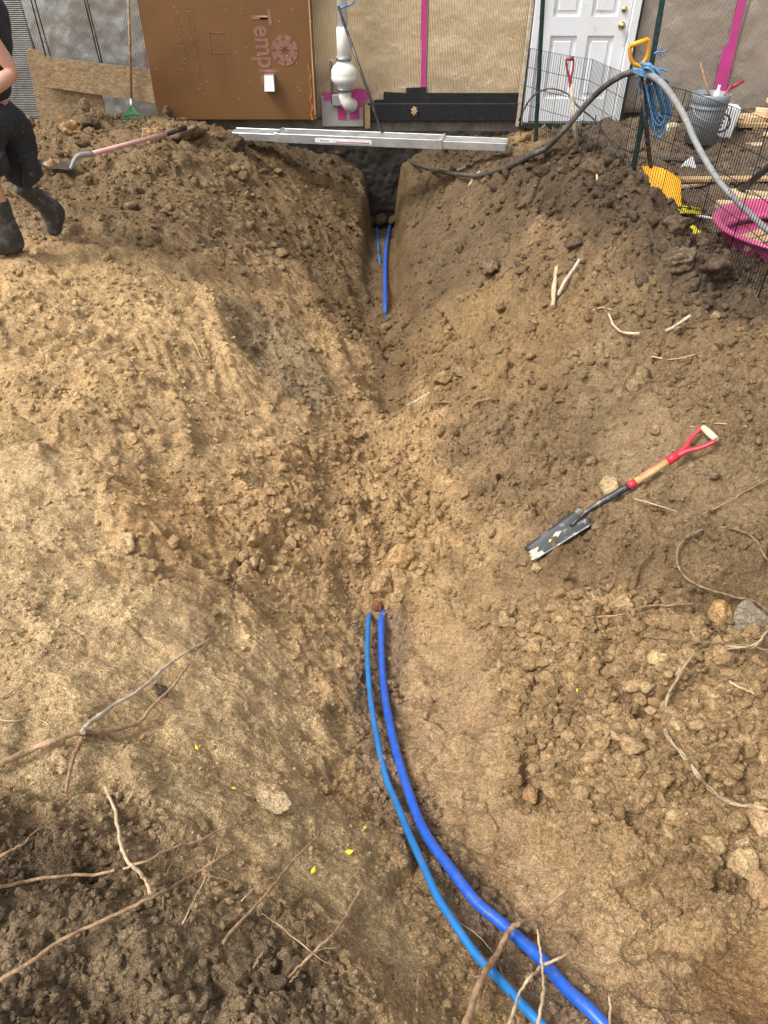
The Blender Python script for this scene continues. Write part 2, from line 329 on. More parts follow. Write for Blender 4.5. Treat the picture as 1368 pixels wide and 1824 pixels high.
def obj(name, me, m=None, parent=None):
    if isinstance(me, MB): me = me.mesh(name)
    o = bpy.data.objects.new(name, me); scene.collection.objects.link(o)
    if m is not None:
        me.materials.clear(); me.materials.append(m)
    if parent is not None: o.parent = parent
    return o
def tag(o, label=None, cat=None, group=None, kind=None):
    if label: o['label'] = label
    if cat: o['category'] = cat
    if group: o['group'] = group
    if kind: o['kind'] = kind
    return o
def npmesh(name, V, F, smooth=True, col=None, colname='soil'):
    """F: (n,3) or (n,4) index array"""
    me = bpy.data.meshes.new(name); F = np.asarray(F, np.int32); k = F.shape[1]
    me.vertices.add(len(V)); me.vertices.foreach_set('co', np.asarray(V, np.float32).ravel())
    me.loops.add(F.size); me.loops.foreach_set('vertex_index', F.ravel())
    me.polygons.add(len(F)); me.polygons.foreach_set('loop_start', np.arange(0, F.size, k, dtype=np.int32))
    try: me.polygons.foreach_set('loop_total', np.full(len(F), k, np.int32))
    except Exception: pass
    me.polygons.foreach_set('use_smooth', np.full(len(F), smooth))
    if col is not None:
        a = me.color_attributes.new(colname, 'FLOAT_COLOR', 'POINT')
        c = np.ones((len(V), 4), np.float32); c[:, :3] = col; a.data.foreach_set('color', c.ravel())
    me.update(calc_edges=True)
    return me

# ------------------------------------------------------------------ materials
def newmat(name):
    m = bpy.data.materials.new(name); m.use_nodes = True; nt = m.node_tree; nt.nodes.clear()
    o = nt.nodes.new('ShaderNodeOutputMaterial'); b = nt.nodes.new('ShaderNodeBsdfPrincipled')
    nt.links.new(b.outputs[0], o.inputs[0]); return m, nt, b
def N(nt, t, **kw):
    n = nt.nodes.new(t)
    for k, v in kw.items():
        if k in n.inputs: n.inputs[k].default_value = v
        else: setattr(n, k, v)
    return n
def noise_ramp(nt, scale, c0, c1, p0=.35, p1=.65, detail=6, vec=None, rough=.6):
    t = N(nt, 'ShaderNodeTexNoise', Scale=scale, Detail=detail, Roughness=rough)
    if vec is not None: nt.links.new(vec, t.inputs['Vector'])
    r = N(nt, 'ShaderNodeValToRGB'); r.color_ramp.elements[0].position = p0; r.color_ramp.elements[1].position = p1
    r.color_ramp.elements[0].color = (*c0, 1); r.color_ramp.elements[1].color = (*c1, 1)
    nt.links.new(t.outputs[0], r.inputs[0]); return r.outputs[0]
def mul(nt, a, b, fac=1.0, mode='MULTIPLY'):
    m = N(nt, 'ShaderNodeMix', data_type='RGBA', blend_type=mode); m.inputs[0].default_value = fac
    for s, i in ((a, 6), (b, 7)):
        if isinstance(s, tuple): m.inputs[i].default_value = (*s, 1)
        else: nt.links.new(s, m.inputs[i])
    return m.outputs[2]
def mat(name, col, rough=.6, metal=0, var=.12, scale=8, bump=0, bscale=60, dirt=0, spec=.5, dirtcol=(.22,.16,.10)):
    """plain material with mottled tone, fine relief and some adhering soil"""
    m, nt, b = newmat(name)
    tc = N(nt, 'ShaderNodeTexCoord')
    lo = tuple(max(0, c*(1-var)) for c in col); hi = tuple(min(1, c*(1+var)) for c in col)
    c = noise_ramp(nt, scale, lo, hi, vec=tc.outputs['Object'])
    if dirt:
        t = N(nt, 'ShaderNodeTexNoise', Scale=scale*2.3, Detail=8, Roughness=.7); nt.links.new(tc.outputs['Object'], t.inputs['Vector'])
        r = N(nt, 'ShaderNodeMapRange'); r.inputs[1].default_value = .62-dirt*.3; r.inputs[2].default_value = .75-dirt*.12
        nt.links.new(t.outputs[0], r.inputs[0])
        mx = N(nt, 'ShaderNodeMix', data_type='RGBA'); nt.links.new(r.outputs[0], mx.inputs[0]); nt.links.new(c, mx.inputs[6]); mx.inputs[7].default_value = (*dirtcol, 1)
        c = mx.outputs[2]
    nt.links.new(c, b.inputs['Base Color'])
    rr = N(nt, 'ShaderNodeTexNoise', Scale=scale*3, Detail=4); nt.links.new(tc.outputs['Object'], rr.inputs['Vector'])
    mr = N(nt, 'ShaderNodeMapRange'); mr.inputs[3].default_value = max(.03, rough-.12); mr.inputs[4].default_value = min(1, rough+.12)
    nt.links.new(rr.outputs[0], mr.inputs[0]); nt.links.new(mr.outputs[0], b.inputs['Roughness'])
    b.inputs['Metallic'].default_value = metal; b.inputs['Specular IOR Level'].default_value = spec
    if bump:
        t = N(nt, 'ShaderNodeTexNoise', Scale=bscale, Detail=6); nt.links.new(tc.outputs['Object'], t.inputs['Vector'])
        bp = N(nt, 'ShaderNodeBump', Strength=bump, Distance=.01); nt.links.new(t.outputs[0], bp.inputs['Height']); nt.links.new(bp.outputs[0], b.inputs['Normal'])
    return m

def soil_mat(name, attr=True, obcol=False):
    m, nt, b = newmat(name)
    tc = N(nt, 'ShaderNodeTexCoord'); V = tc.outputs['Object']
    if obcol:
        base = N(nt, 'ShaderNodeObjectInfo').outputs['Color']; mp = N(nt, 'ShaderNodeMapping'); mp.inputs['Scale'].default_value = (.03, .03, .03); oi = N(nt, 'ShaderNodeObjectInfo')
        nt.links.new(V, mp.inputs['Vector']); nt.links.new(oi.outputs['Location'], mp.inputs['Location']); V = mp.outputs[0]
    else: base = N(nt, 'ShaderNodeVertexColor', layer_name='soil').outputs[0]
    c = mul(nt, base, noise_ramp(nt, 1.7, (.78,.77,.76), (1.2,1.2,1.2), .3, .7, 8, V))
    c = mul(nt, c, noise_ramp(nt, 7, (.75,.72,.70), (1.22,1.22,1.24), .33, .68, 10, V, .7))
    c = mul(nt, c, noise_ramp(nt, 55, (.58,.56,.54), (1.34,1.34,1.34), .38, .63, 9, V, .85))
    # crumbs: pale grains and dark specks
    vo = N(nt, 'ShaderNodeTexVoronoi', Scale=260); nt.links.new(V, vo.inputs['Vector'])
    r = N(nt, 'ShaderNodeValToRGB'); e = r.color_ramp.elements; e[0].position = 0; e[0].color = (.62,.6,.58,1); e[1].position = 1; e[1].color = (1.32,1.3,1.26,1)
    sp = N(nt, 'ShaderNodeSeparateColor'); nt.links.new(vo.outputs['Color'], sp.inputs[0]); nt.links.new(sp.outputs[0], r.inputs[0])
    c = mul(nt, c, r.outputs[0], .85)
    nt.links.new(c, b.inputs['Base Color'])
    b.inputs['Roughness'].default_value = .95; b.inputs['Specular IOR Level'].default_value = .15
    t1 = N(nt, 'ShaderNodeTexNoise', Scale=45, Detail=10, Roughness=.75); nt.links.new(V, t1.inputs['Vector'])
    vb = N(nt, 'ShaderNodeTexVoronoi', Scale=190); nt.links.new(V, vb.inputs['Vector'])
    b1 = N(nt, 'ShaderNodeBump', Strength=.9, Distance=.012 if not obcol else .006); nt.links.new(t1.outputs[0], b1.inputs['Height'])
    b2 = N(nt, 'ShaderNodeBump', Strength=.8, Distance=.003, invert=True); nt.links.new(vb.outputs[0], b2.inputs['Height']); nt.links.new(b1.outputs[0], b2.inputs['Normal'])
    nt.links.new(b2.outputs[0], b.inputs['Normal'])
    return m
M_SOIL = soil_mat('soil'); M_CLOD = soil_mat('clod_soil', obcol=True)

# ------------------------------------------------------------------ terrain mesh
def spacing(y): return (1.3 + .77*np.maximum(y, -.2))/545.0
ys = [-3.0]
while ys[-1] < 9.15:
    y = ys[-1]
    ys.append(y + (float(spacing(np.float64(y))) if y > .12 else max(.004, (.12-y)*.12+.003)))
ys = np.array(ys)
NC = 660
s = np.linspace(-1, 1, NC)
half = .60*(.80*np.maximum(ys, 0) + 1.22) + .10
side = np.array([.02,.05,.1,.18,.3,.5,.8,1.3,2.2,4,7,12])
GX = np.concatenate([-(half[:, None] + side[::-1][None]), s[None]*half[:, None], half[:, None] + side[None]], 1)
GY = np.repeat(ys[:, None], GX.shape[1], 1)
gx, gy = GX.ravel(), GY.ravel()
csp = np.repeat((2*half/NC)[:, None], GX.shape[1], 1).ravel()
edge = np.zeros(GX.shape); edge[:, :12] = side[::-1]; edge[:, -12:] = side
csp = csp + edge.ravel()*.35
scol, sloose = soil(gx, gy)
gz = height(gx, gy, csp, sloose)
nr, nc = GX.shape
idx = np.arange(nr*nc).reshape(nr, nc)
F = np.stack([idx[:-1, :-1], idx[:-1, 1:], idx[1:, 1:], idx[1:, :-1]], -1).reshape(-1, 4)
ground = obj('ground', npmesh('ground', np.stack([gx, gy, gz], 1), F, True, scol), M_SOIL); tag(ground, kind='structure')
print('terrain', nr, nc, len(F))

def hgt(x, y):
    x = np.atleast_1d(np.asarray(x, float)); y = np.atleast_1d(np.asarray(y, float))
    return height(x, y, spacing(y)*1.2)
def hits(pts):
    """where rays through picture points meet the ground"""
    pts = np.asarray(pts, float).reshape(-1, 2)
    u = (pts[:, 0]-684)/FPX; v = (912-pts[:, 1])/FPX
    f = CT+v*ST; z = -ST+v*CT
    t = np.linspace(.7, 10.5, 240)[None]
    X = u[:, None]*t; Y = f[:, None]*t; Z = CAMZ+z[:, None]*t
    hh = macro(X.ravel(), Y.ravel()).reshape(X.shape) - Z
    k = np.argmax(hh > -.12, 1); t0 = t[0, np.maximum(k-1, 0)]
    t = t0[:, None] + np.linspace(0, .9, 160)[None]
    X = u[:, None]*t; Y = f[:, None]*t; Z = CAMZ+z[:, None]*t
    hh = hgt(X.ravel(), Y.ravel()).reshape(X.shape) - Z
    k = np.argmax(hh > 0, 1); k = np.where(hh.max(1) > 0, k, 159)
    r = np.arange(len(pts)); tt = t[r, k]
    return np.stack([X[r, k], Y[r, k], Z[r, k]], 1), tt

# ------------------------------------------------------------------ clods and crumbs
def ico(sub):
    bm = bmesh.new(); bmesh.ops.create_icosphere(bm, subdivisions=sub, radius=1); bm.verts.index_update()
    v = np.array([x.co[:] for x in bm.verts]); f = np.array([[a.index for a in p.verts] for p in bm.faces]); bm.free(); return v, f
ICO = {k: ico(k) for k in (1, 2, 3, 4)}
def rock_shape(sub, seed, planes=11, rough=.10, flat=.75):
    """a broken lump: sphere directions cut by random planes, then roughened"""
    v, f = ICO[sub]; g = np.random.default_rng(seed)
    nrm = g.normal(size=(planes, 3)); nrm /= np.linalg.norm(nrm, axis=1)[:, None]; d = g.uniform(.62, 1.0, planes)
    dots = v @ nrm.T; r = np.where(dots > .05, d[None]/np.maximum(dots, .05), 9).min(1); r = np.minimum(r, 1.25)
    if rough:
        r = r*(1+rough*np.array([mnoise.fractal(Vector(p)*1.9+Vector((seed*.7, 0, 0)), 1.0, 2.0, 4 if sub > 2 else 2) for p in v]))
    w = v*r[:, None]*g.uniform(.8, 1.2, 3)[None]; w[:, 2] *= flat
    return w, f
def rotmats(n, g, tilt=.5):
    a = g.random(n)*6.283; b = g.normal(size=n)*tilt; c = g.normal(size=n)*tilt
    ca, sa, cb, sb, cc, sc = np.cos(a), np.sin(a), np.cos(b), np.sin(b), np.cos(c), np.sin(c)
    Z = np.zeros(n); O = np.ones(n)
    Rz = np.stack([ca,-sa,Z, sa,ca,Z, Z,Z,O], 1).reshape(n,3,3); Ry = np.stack([cb,Z,sb, Z,O,Z, -sb,Z,cb], 1).reshape(n,3,3); Rx = np.stack([O,Z,Z, Z,cc,-sc, Z,sc,cc], 1).reshape(n,3,3)
    return Rz @ Ry @ Rx
def scatter(name, n, sub, smin, smax, power, seed, thr, protos=14, sink=.25, tone=(.8, 1.25), only=None):
    """n clods strewn over the loose soil, as one mesh; sizes are fractions of the distance"""
    g = np.random.default_rng(seed); n0 = n*(5 if not only else 16)
    ii = g.integers(0, len(ys)-2, n0); ss_ = g.uniform(-.96, .96, n0)
    y = ys[ii] + g.random(n0)*(ys[ii+1]-ys[ii]); x = ss_*np.interp(y, ys, half)
    keep = (y > .05) & (y < 8.6)
    if only:
        keep &= np.max([polymask(x, y, P, fe) for (nm, P, fe, _c, _l) in _RG if nm in only], 0) > g.random(len(x))
    x, y = x[keep], y[keep]
    c, lo = soil(x, y)
    clump = fbm(x*2.2, y*2.2, 5, seed % 90+3, .65)
    pr = np.clip(lo*1.1-thr+1.7*clump, 0, 1)*(1-.8*np.exp(-(np.abs(x+.02)/.22)**4)*(y > 6.2))
    k = np.where(g.random(len(x)) < pr)[0][:n]; x, y, c = x[k], y[k], c[k]; n = len(x)
    t = .766*y + 1.3
    u = g.random(n); size = t*(smin**-power + u*(smax**-power - smin**-power))**(-1/power)
    z = hgt(x, y) + size*(.45-sink)
    protos_ = [rock_shape(sub, seed*100+q, 9, .12 if sub > 1 else 0) for q in range(protos)]
    nv = len(protos_[0][0]); f = protos_[0][1]
    P = np.stack([p[0] for p in protos_])[g.integers(0, protos, n)]
    P = np.einsum('nij,nvj->nvi', rotmats(n, g), P*size[:, None, None]) + np.stack([x, y, z], 1)[:, None]
    FF = (f[None] + (np.arange(n)*nv)[:, None, None]).reshape(-1, 3)
    cc = c*g.uniform(tone[0], tone[1], n)[:, None]; CC = np.repeat(cc[:, None], nv, 1).reshape(-1, 3)
    o = obj(name, npmesh(name, P.reshape(-1, 3), FF, sub > 2, CC), M_SOIL); tag(o, kind='stuff')
    print(name, n, len(FF)); return o
cr = scatter('soil_crumbs', 31000, 1, .0012, .0042, 2.1, 3, .15); tag(cr, 'fine loose crumbs of tan and brown soil strewn over the banks', 'soil crumbs')
cr = scatter('small_clods', 5600, 2, .0030, .009, 2.4, 5, .4); tag(cr, 'small broken clods of dirt scattered over the trench banks', 'dirt clods')
cr = scatter('rubble_clods', 2600, 2, .0042, .013, 2.2, 9, .1, tone=(.72, 1.3), only=('rubble',), sink=.15); tag(cr, 'dense broken rubble of tan clods on the lower right bank', 'dirt clods')
cr = scatter('loose_fill', 900, 2, .0035, .010, 2.4, 13, .2, tone=(.8, 1.25), only=('orange', 'berm', 'dark_pile'), sink=.15); tag(cr, 'loose clods heaped in the trench fill and dark spoil', 'dirt clods')

# ------------------------------------------------------------------ materials for the built things
PINK = (.50, .05, .24)
M = dict(
 foil=None, pinktape=mat('pink_tape', PINK, .45, var=.08, dirt=.12), blackmem=mat('black_membrane', (.012,.012,.014), .5, bump=.3, bscale=30, dirt=.15, dirtcol=(.08,.06,.04)),
 white=mat('white_paint', (.76,.78,.80), .35, var=.03, dirt=.12, scale=5, dirtcol=(.5,.44,.36)), pvc=mat('white_pvc', (.74,.73,.68), .35, var=.04, dirt=.12, dirtcol=(.45,.38,.28)),
 rubber=mat('grey_rubber', (.28,.28,.27), .6), steel=mat('worn_steel', (.42,.42,.42), .4, .9, dirt=.15), darksteel=mat('dark_steel', (.045,.05,.055), .4, .5, dirt=.28, dirtcol=(.30,.24,.17)),
 alu=mat('aluminium', (.68,.70,.71), .36, .85, dirt=.2, dirtcol=(.35,.29,.21), scale=6), brass=mat('brass', (.62,.46,.22), .28, 1), brown=None,
 concrete=mat('dirty_concrete', (.21,.19,.16), .9, var=.3, scale=5, bump=.5, bscale=25, dirt=.5, dirtcol=(.15,.11,.07)),
 blue=mat('blue_plastic_pipe', (.015,.10,.52), .36, var=.12, dirt=.3, scale=22, dirtcol=(.16,.15,.16)), blue2=mat('bright_blue_pipe', (.012,.17,.48), .36, var=.12, dirt=.3, scale=22, dirtcol=(.16,.15,.14)),
 black=mat('black_rubber', (.018,.018,.02), .5, dirt=.25), hose=mat('grey_hose', (.25,.25,.25), .38, dirt=.3, scale=14, dirtcol=(.10,.09,.08)), drab=mat('muddy_black_hose', (.05,.045,.04), .6, dirt=.45, dirtcol=(.14,.11,.08)),
 rope=mat('blue_rope', (.10,.24,.42), .55, var=.3, scale=30), green=mat('green_post_paint', (.018,.05,.045), .45, dirt=.1), wire=mat('black_wire', (.014,.014,.016), .4, .3),
 yellow=mat('yellow_plastic', (.80,.38,.02), .35, var=.06, dirt=.08), lime=mat('yellow_strap', (.72,.62,.02), .5, var=.2, scale=30),
 red=mat('red_plastic', (.52,.025,.05), .4, dirt=.06), red2=mat('red_worn_paint', (.35,.03,.06), .5, dirt=.25), ash=mat('ash_wood', (.56,.37,.17), .55, var=.15, scale=12, dirt=.15),
 palewood=mat('pale_grip_wood', (.68,.55,.36), .6, var=.1, dirt=.1), pinkh=mat('faded_pink_fibreglass', (.66,.36,.33), .5, dirt=.15), blade=mat('blade_steel', (.075,.08,.085), .38, .4, var=.25, dirt=.22, dirtcol=(.45,.42,.36)),
 greenp=mat('green_rake_plastic', (.02,.13,.05), .45), bucket=mat('grey_bucket_plastic', (.22,.25,.28), .45, dirt=.2), lumber=mat('fresh_lumber', (.62,.47,.28), .65, var=.12, scale=7, dirt=.12),
 lumber2=mat('tan_lumber', (.48,.31,.17), .7, var=.15, scale=7, dirt=.2), pool=mat('pink_pool_plastic', (.56,.09,.23), .35, var=.1, dirt=.15, scale=4), poolin=mat('faded_pink_pool_inside', (.45,.16,.24), .4, var=.15, dirt=.25, scale=4),
 paper=mat('white_paper', (.72,.72,.74), .7), logo=mat('black_print', (.04,.045,.05), .6), skin=mat('skin', (.56,.30,.21), .5, var=.08, scale=5), cloth=mat('black_cloth', (.018,.02,.026), .85, bump=.5, bscale=40, dirt=.05, dirtcol=(.2,.18,.15)),
 boot=mat('dusty_rubber_boot', (.035,.036,.036), .65, dirt=.38, dirtcol=(.16,.14,.115)), sole=mat('pale_sole', (.16,.15,.135), .7, dirt=.3), hair=mat('brown_hair', (.05,.03,.02), .6),
 leaf=mat('yellow_leaf', (.70,.58,.03), .5), gasket=mat('dark_gap', (.01,.01,.01), .9), print=mat('faded_pink_print', (.27,.125,.085), .6, var=.2, scale=20), print2=mat('faded_tan_print', (.23,.115,.048), .6, var=.3, scale=25),
 clay=mat('orange_clay', (.30,.13,.05), .9), water=mat('muddy_water', (.10,.06,.05), .08),
)
def bark(name, c0, c1, sc=30):
    m, nt, b = newmat(name); tc = N(nt, 'ShaderNodeTexCoord')
    c = noise_ramp(nt, sc, c0, c1, .38, .62, 8, tc.outputs['Object'], .7); nt.links.new(c, b.inputs['Base Color']); b.inputs['Roughness'].default_value = .85
    t = N(nt, 'ShaderNodeTexNoise', Scale=sc*5, Detail=6); nt.links.new(tc.outputs['Object'], t.inputs['Vector'])
    bp = N(nt, 'ShaderNodeBump', Strength=.6, Distance=.004); nt.links.new(t.outputs[0], bp.inputs['Height']); nt.links.new(bp.outputs[0], b.inputs['Normal']); return m
M['root'] = bark('root_bark', (.17,.10,.055), (.42,.27,.15)); M['rootpale'] = bark('pale_root', (.40,.29,.17), (.62,.49,.31)); M['rootred'] = bark('reddish_root', (.24,.15,.085), (.50,.33,.19))
M['wiretan'] = bark('tan_wire', (.22,.16,.09), (.50,.38,.23), 40); M['oldwood'] = bark('weathered_stick', (.30,.25,.18), (.62,.54,.42), 22); M['wirebrown'] = bark('muddy_wire', (.10,.065,.035), (.30,.21,.13), 40)

def foil_mat(name, col, rough=.36, metal=.85, rib=True, horizontal=False, wr=.4, dirt=.0):
    m, nt, b = newmat(name); tc = N(nt, 'ShaderNodeTexCoord'); V = tc.outputs['Object']
    c = noise_ramp(nt, 1.6, tuple(x*.86 for x in col), tuple(min(1, x*1.1) for x in col), .3, .7, 6, V)
    w = N(nt, 'ShaderNodeTexWave', Scale=19.0, Distortion=.6, Detail=2); w.bands_direction = 'Z' if horizontal else 'X'; nt.links.new(V, w.inputs['Vector'])
    r = N(nt, 'ShaderNodeValToRGB'); e = r.color_ramp.elements; e[0].position = .05; e[0].color = (.5,.5,.5,1); e[1].position = .45; e[1].color = (1,1,1,1); nt.links.new(w.outputs[0], r.inputs[0])
    c = mul(nt, c, r.outputs[0], .6); nt.links.new(c, b.inputs['Base Color'])
    b.inputs['Metallic'].default_value = metal; b.inputs['Roughness'].default_value = rough
    t = N(nt, 'ShaderNodeTexNoise', Scale=4, Detail=5); nt.links.new(V, t.inputs['Vector'])
    b1 = N(nt, 'ShaderNodeBump', Strength=.7, Distance=.006); nt.links.new(w.outputs[0], b1.inputs['Height'])
    b2 = N(nt, 'ShaderNodeBump', Strength=wr, Distance=.06); nt.links.new(t.outputs[0], b2.inputs['Height']); nt.links.new(b1.outputs[0], b2.inputs['Normal'])
    nt.links.new(b2.outputs[0], b.inputs['Normal']); return m
M['foil'] = foil_mat('champagne_foil', (.88,.70,.46), metal=.6); M['foilr'] = foil_mat('taupe_foil', (.52,.45,.38), .42, .6); M['foill'] = foil_mat('grey_foil', (.16,.16,.15), .55, .5, horizontal=True)
M['foilw'] = foil_mat('wrinkled_silver_foil', (.46,.46,.44), .38, .65, wr=.25)
m_, nt_, b_ = newmat('brown_sheathing'); M['brown'] = m_; tc_ = N(nt_, 'ShaderNodeTexCoord'); V_ = tc_.outputs['Object']
c_ = mul(nt_, noise_ramp(nt_, 2, (.145,.066,.019), (.20,.094,.028), .3, .7, 5, V_), noise_ramp(nt_, 90, (.8,.8,.8), (1.15,1.15,1.15), .3, .7, 3, V_)); nt_.links.new(c_, b_.inputs[0]); b_.inputs['Roughness'].default_value = .5
m_, nt_, b_ = newmat('strand_board'); M['osb'] = m_; tc_ = N(nt_, 'ShaderNodeTexCoord'); mp_ = N(nt_, 'ShaderNodeMapping'); mp_.inputs['Rotation'].default_value = (.3, .5, .2); mp_.inputs['Scale'].default_value = (1, 1, 2.6); nt_.links.new(tc_.outputs['Object'], mp_.inputs[0])
vo_ = N(nt_, 'ShaderNodeTexVoronoi', Scale=40); nt_.links.new(mp_.outputs[0], vo_.inputs['Vector']); sp_ = N(nt_, 'ShaderNodeSeparateColor'); nt_.links.new(vo_.outputs['Color'], sp_.inputs[0])
r_ = N(nt_, 'ShaderNodeValToRGB'); r_.color_ramp.elements[0].color = (.20,.125,.065,1); r_.color_ramp.elements[1].color = (.36,.25,.13,1); nt_.links.new(sp_.outputs[0], r_.inputs[0])
c_ = mul(nt_, r_.outputs[0], noise_ramp(nt_, 14, (.7,.7,.7), (1.1,1.1,1.1), .3, .7, 5, mp_.outputs[0])); nt_.links.new(c_, b_.inputs[0]); b_.inputs['Roughness'].default_value = .8

def empty(name, loc=(0,0,0), label=None, cat=None, group=None):
    o = bpy.data.objects.new(name, None); scene.collection.objects.link(o); o.location = loc; o.empty_display_size = .1
    return tag(o, label, cat, group)
def child(name, mb, m, root, label=None):
    """mesh given in world coordinates, hung under root without moving it"""
    o = obj(name, mb, m); o.parent = root
    w = Vector((0,0,0)); r = root
    while r is not None: w += r.location; r = r.parent
    o.data.transform(Matrix.Translation(-w)); return tag(o, label)
def text(name, s, size, m, root, origin, ax, ay, label=None, sx=1.0, bold=0.0):
    """flat lettering: s written along ax, letters standing along ay"""
    cu = bpy.data.curves.new(name, 'FONT'); cu.body = s; cu.size = size; cu.align_x = 'LEFT'; cu.resolution_u = 3; cu.offset = bold
    tmp = bpy.data.objects.new(name, cu); scene.collection.objects.link(tmp); bpy.context.view_layer.update()
    me = bpy.data.meshes.new_from_object(tmp.evaluated_get(bpy.context.evaluated_depsgraph_get())); bpy.data.objects.remove(tmp); bpy.data.curves.remove(cu)
    ax, ay = Vector(ax).normalized(), Vector(ay).normalized(); az = ax.cross(ay); ax = ax*sx
    me.transform(Matrix(((ax.x, ay.x, az.x, origin[0]), (ax.y, ay.y, az.y, origin[1]), (ax.z, ay.z, az.z, origin[2]), (0,0,0,1))))
    return child(name, me, m, root, label)

# ------------------------------------------------------------------ the house wall
WY = 8.70
house = empty('house', (0, WY, 0), 'house wall wrapped in shiny insulation foil with white door and black base band', 'house')
def sheet(name, x0, x1, z0, z1, y, m, amp=.004, sc=1.5, n=(80, 40), bot=None, parent=house, seed=1, th=.02):
    xs = np.linspace(0, 1, n[0]); zs = np.linspace(0, 1, n[1]); A, B = np.meshgrid(xs, zs)
    X = x0+(x1-x0)*A; Z = z0+(z1-z0)*B
    if bot: X = (bot[0]+(bot[1]-bot[0])*A)*(1-B) + X*B
    Y = y + amp*fbm(X*sc+seed, Z*sc, 4, 12+seed, .55) + (amp*.8*np.abs(fbm(X*sc*1.3+seed, Z*sc*.7, 3, 17+seed)) if amp > .01 else 0)
    V = np.stack([X.ravel(), Y.ravel(), Z.ravel()], 1); V2 = V.copy(); V2[:, 1] += th; ix = np.arange(n[0]*n[1]).reshape(n[1], n[0])
    F_ = np.stack([ix[:-1, :-1], ix[:-1, 1:], ix[1:, 1:], ix[1:, :-1]], -1).reshape(-1, 4); m0 = len(V)
    rim = np.concatenate([ix[0, :], ix[1:, -1], ix[-1, -2::-1], ix[-2:0:-1, 0]]); rn = np.roll(rim, -1)
    S = np.stack([rim, rim+m0, rn+m0, rn], 1)
    return child(name, npmesh(name, np.concatenate([V, V2]), np.concatenate([F_, F_[:, ::-1]+m0, S]), True), m, parent)
TOPZ = 2.75
def X0(px, Y=WY, py=217): return atY(px, py, Y).x
child('foundation', MB().box((0, 8.86, -.15), (16, .40, .40)), M['concrete'], house)
child('buried_footing', npmesh('footing', *(lambda X, Z: (np.stack([X.ravel(), 8.60+.03*fbm(X.ravel()*6, Z.ravel()*6, 4, 9)+.02*fbm(X.ravel()*20, Z.ravel()*20, 3, 5), Z.ravel()], 1), (lambda ix: np.stack([ix[:-1, :-1], ix[:-1, 1:], ix[1:, 1:], ix[1:, :-1]], -1).reshape(-1, 4))(np.arange(X.size).reshape(X.shape))))(*np.meshgrid(np.linspace(-2.2, 1.45, 180), np.linspace(-1.35, -.05, 70))), True), mat('darkened_footing', (.030,.024,.018), .95, var=.3, scale=4, bump=.15, bscale=30, dirt=.0), house)  # soil-toned concrete, with the darkness inside the slot put into its colour
child('wall_core', MB().box((0, 9.1, 1.45), (16, .5, 2.7)), M['gasket'], house)
sheet('insulation_panel', X0(566), X0(757)-.004, .05, TOPZ, 8.655, M['foil'], .006, 1.4)
sheet('insulation_panel', X0(757), 1.49, .05, TOPZ, 8.657, M['foil'], .006, 1.4, seed=4)
sheet('insulation_panel', 2.60, 3.655, .12, TOPZ, 8.655, M['foilr'], .010, 1.6, seed=6)
sheet('insulation_panel', 3.66, 7.6, .12, TOPZ, 8.66, M['foilr'], .02, 1.4, n=(160, 60), seed=8)
sheet('insulation_panel', -7.5, -3.60, .02, TOPZ, 8.62, M['foill'], .008, 1.4, n=(120, 40), seed=9)
sheet('insulation_panel', -3.70, -2.35, .0, TOPZ, 8.60, M['foilw'], .035, 1.9, n=(160, 130), seed=14, bot=(-3.55, -2.3)).name = 'wrinkled_foil_sheet'
for k_, (a_, b_) in enumerate((((62, 0), (88, 95)), ((55, 0), (80, 95)), ((150, 0), (178, 112)), ((155, 0), (182, 112)))):
    p_, q_ = atY(*a_, 8.40), atY(*b_, 8.40); d_ = (p_-q_); child('cord', MB().tube([q_-d_*.35, q_, p_, p_+d_*1.2], .007, 6), M['black'], house)
def strip(name, px0, py0, px1, py1, w, m, Y=8.64, ext=1.8, label=None):
    a_, b_ = atY(px0, py0, Y), atY(px1, py1, Y); d_ = (a_-b_).normalized(); a_ = a_+d_*ext; mb = MB(); s_ = d_.cross(Vector((0,1,0))).normalized()
    n_ = 14; V = []; 
    for i in range(n_+1):
        p = b_+(a_-b_)*i/n_; ww = w/2*(1+.06*math.sin(i*2.3)); V += [p-s_*ww, p+s_*ww]
    V += [v+Vector((0,.004,0)) for v in V]; k = 2*(n_+1)
    F_ = [(2*i, 2*i+1, 2*i+3, 2*i+2) for i in range(n_)]+[(k+2*i+2, k+2*i+3, k+2*i+1, k+2*i) for i in range(n_)]+[(2*i, 2*i+2, k+2*i+2, k+2*i) for i in range(n_)]+[(2*i+1, k+2*i+1, k+2*i+3, 2*i+3) for i in range(n_)]+[(0, k, k+1, 1)]
    return child(name, mb.add(V, F_), m, house, label)
strip('tape', 756, 0, 753.5, 172, .052, M['pinktape'], 8.645)
strip('tape', 1322, 0, 1277, 196, .082, M['pinktape'], 8.64)
strip('tape', 1300, 82, 1281, 165, .13, M['pinktape'], 8.636, 0)
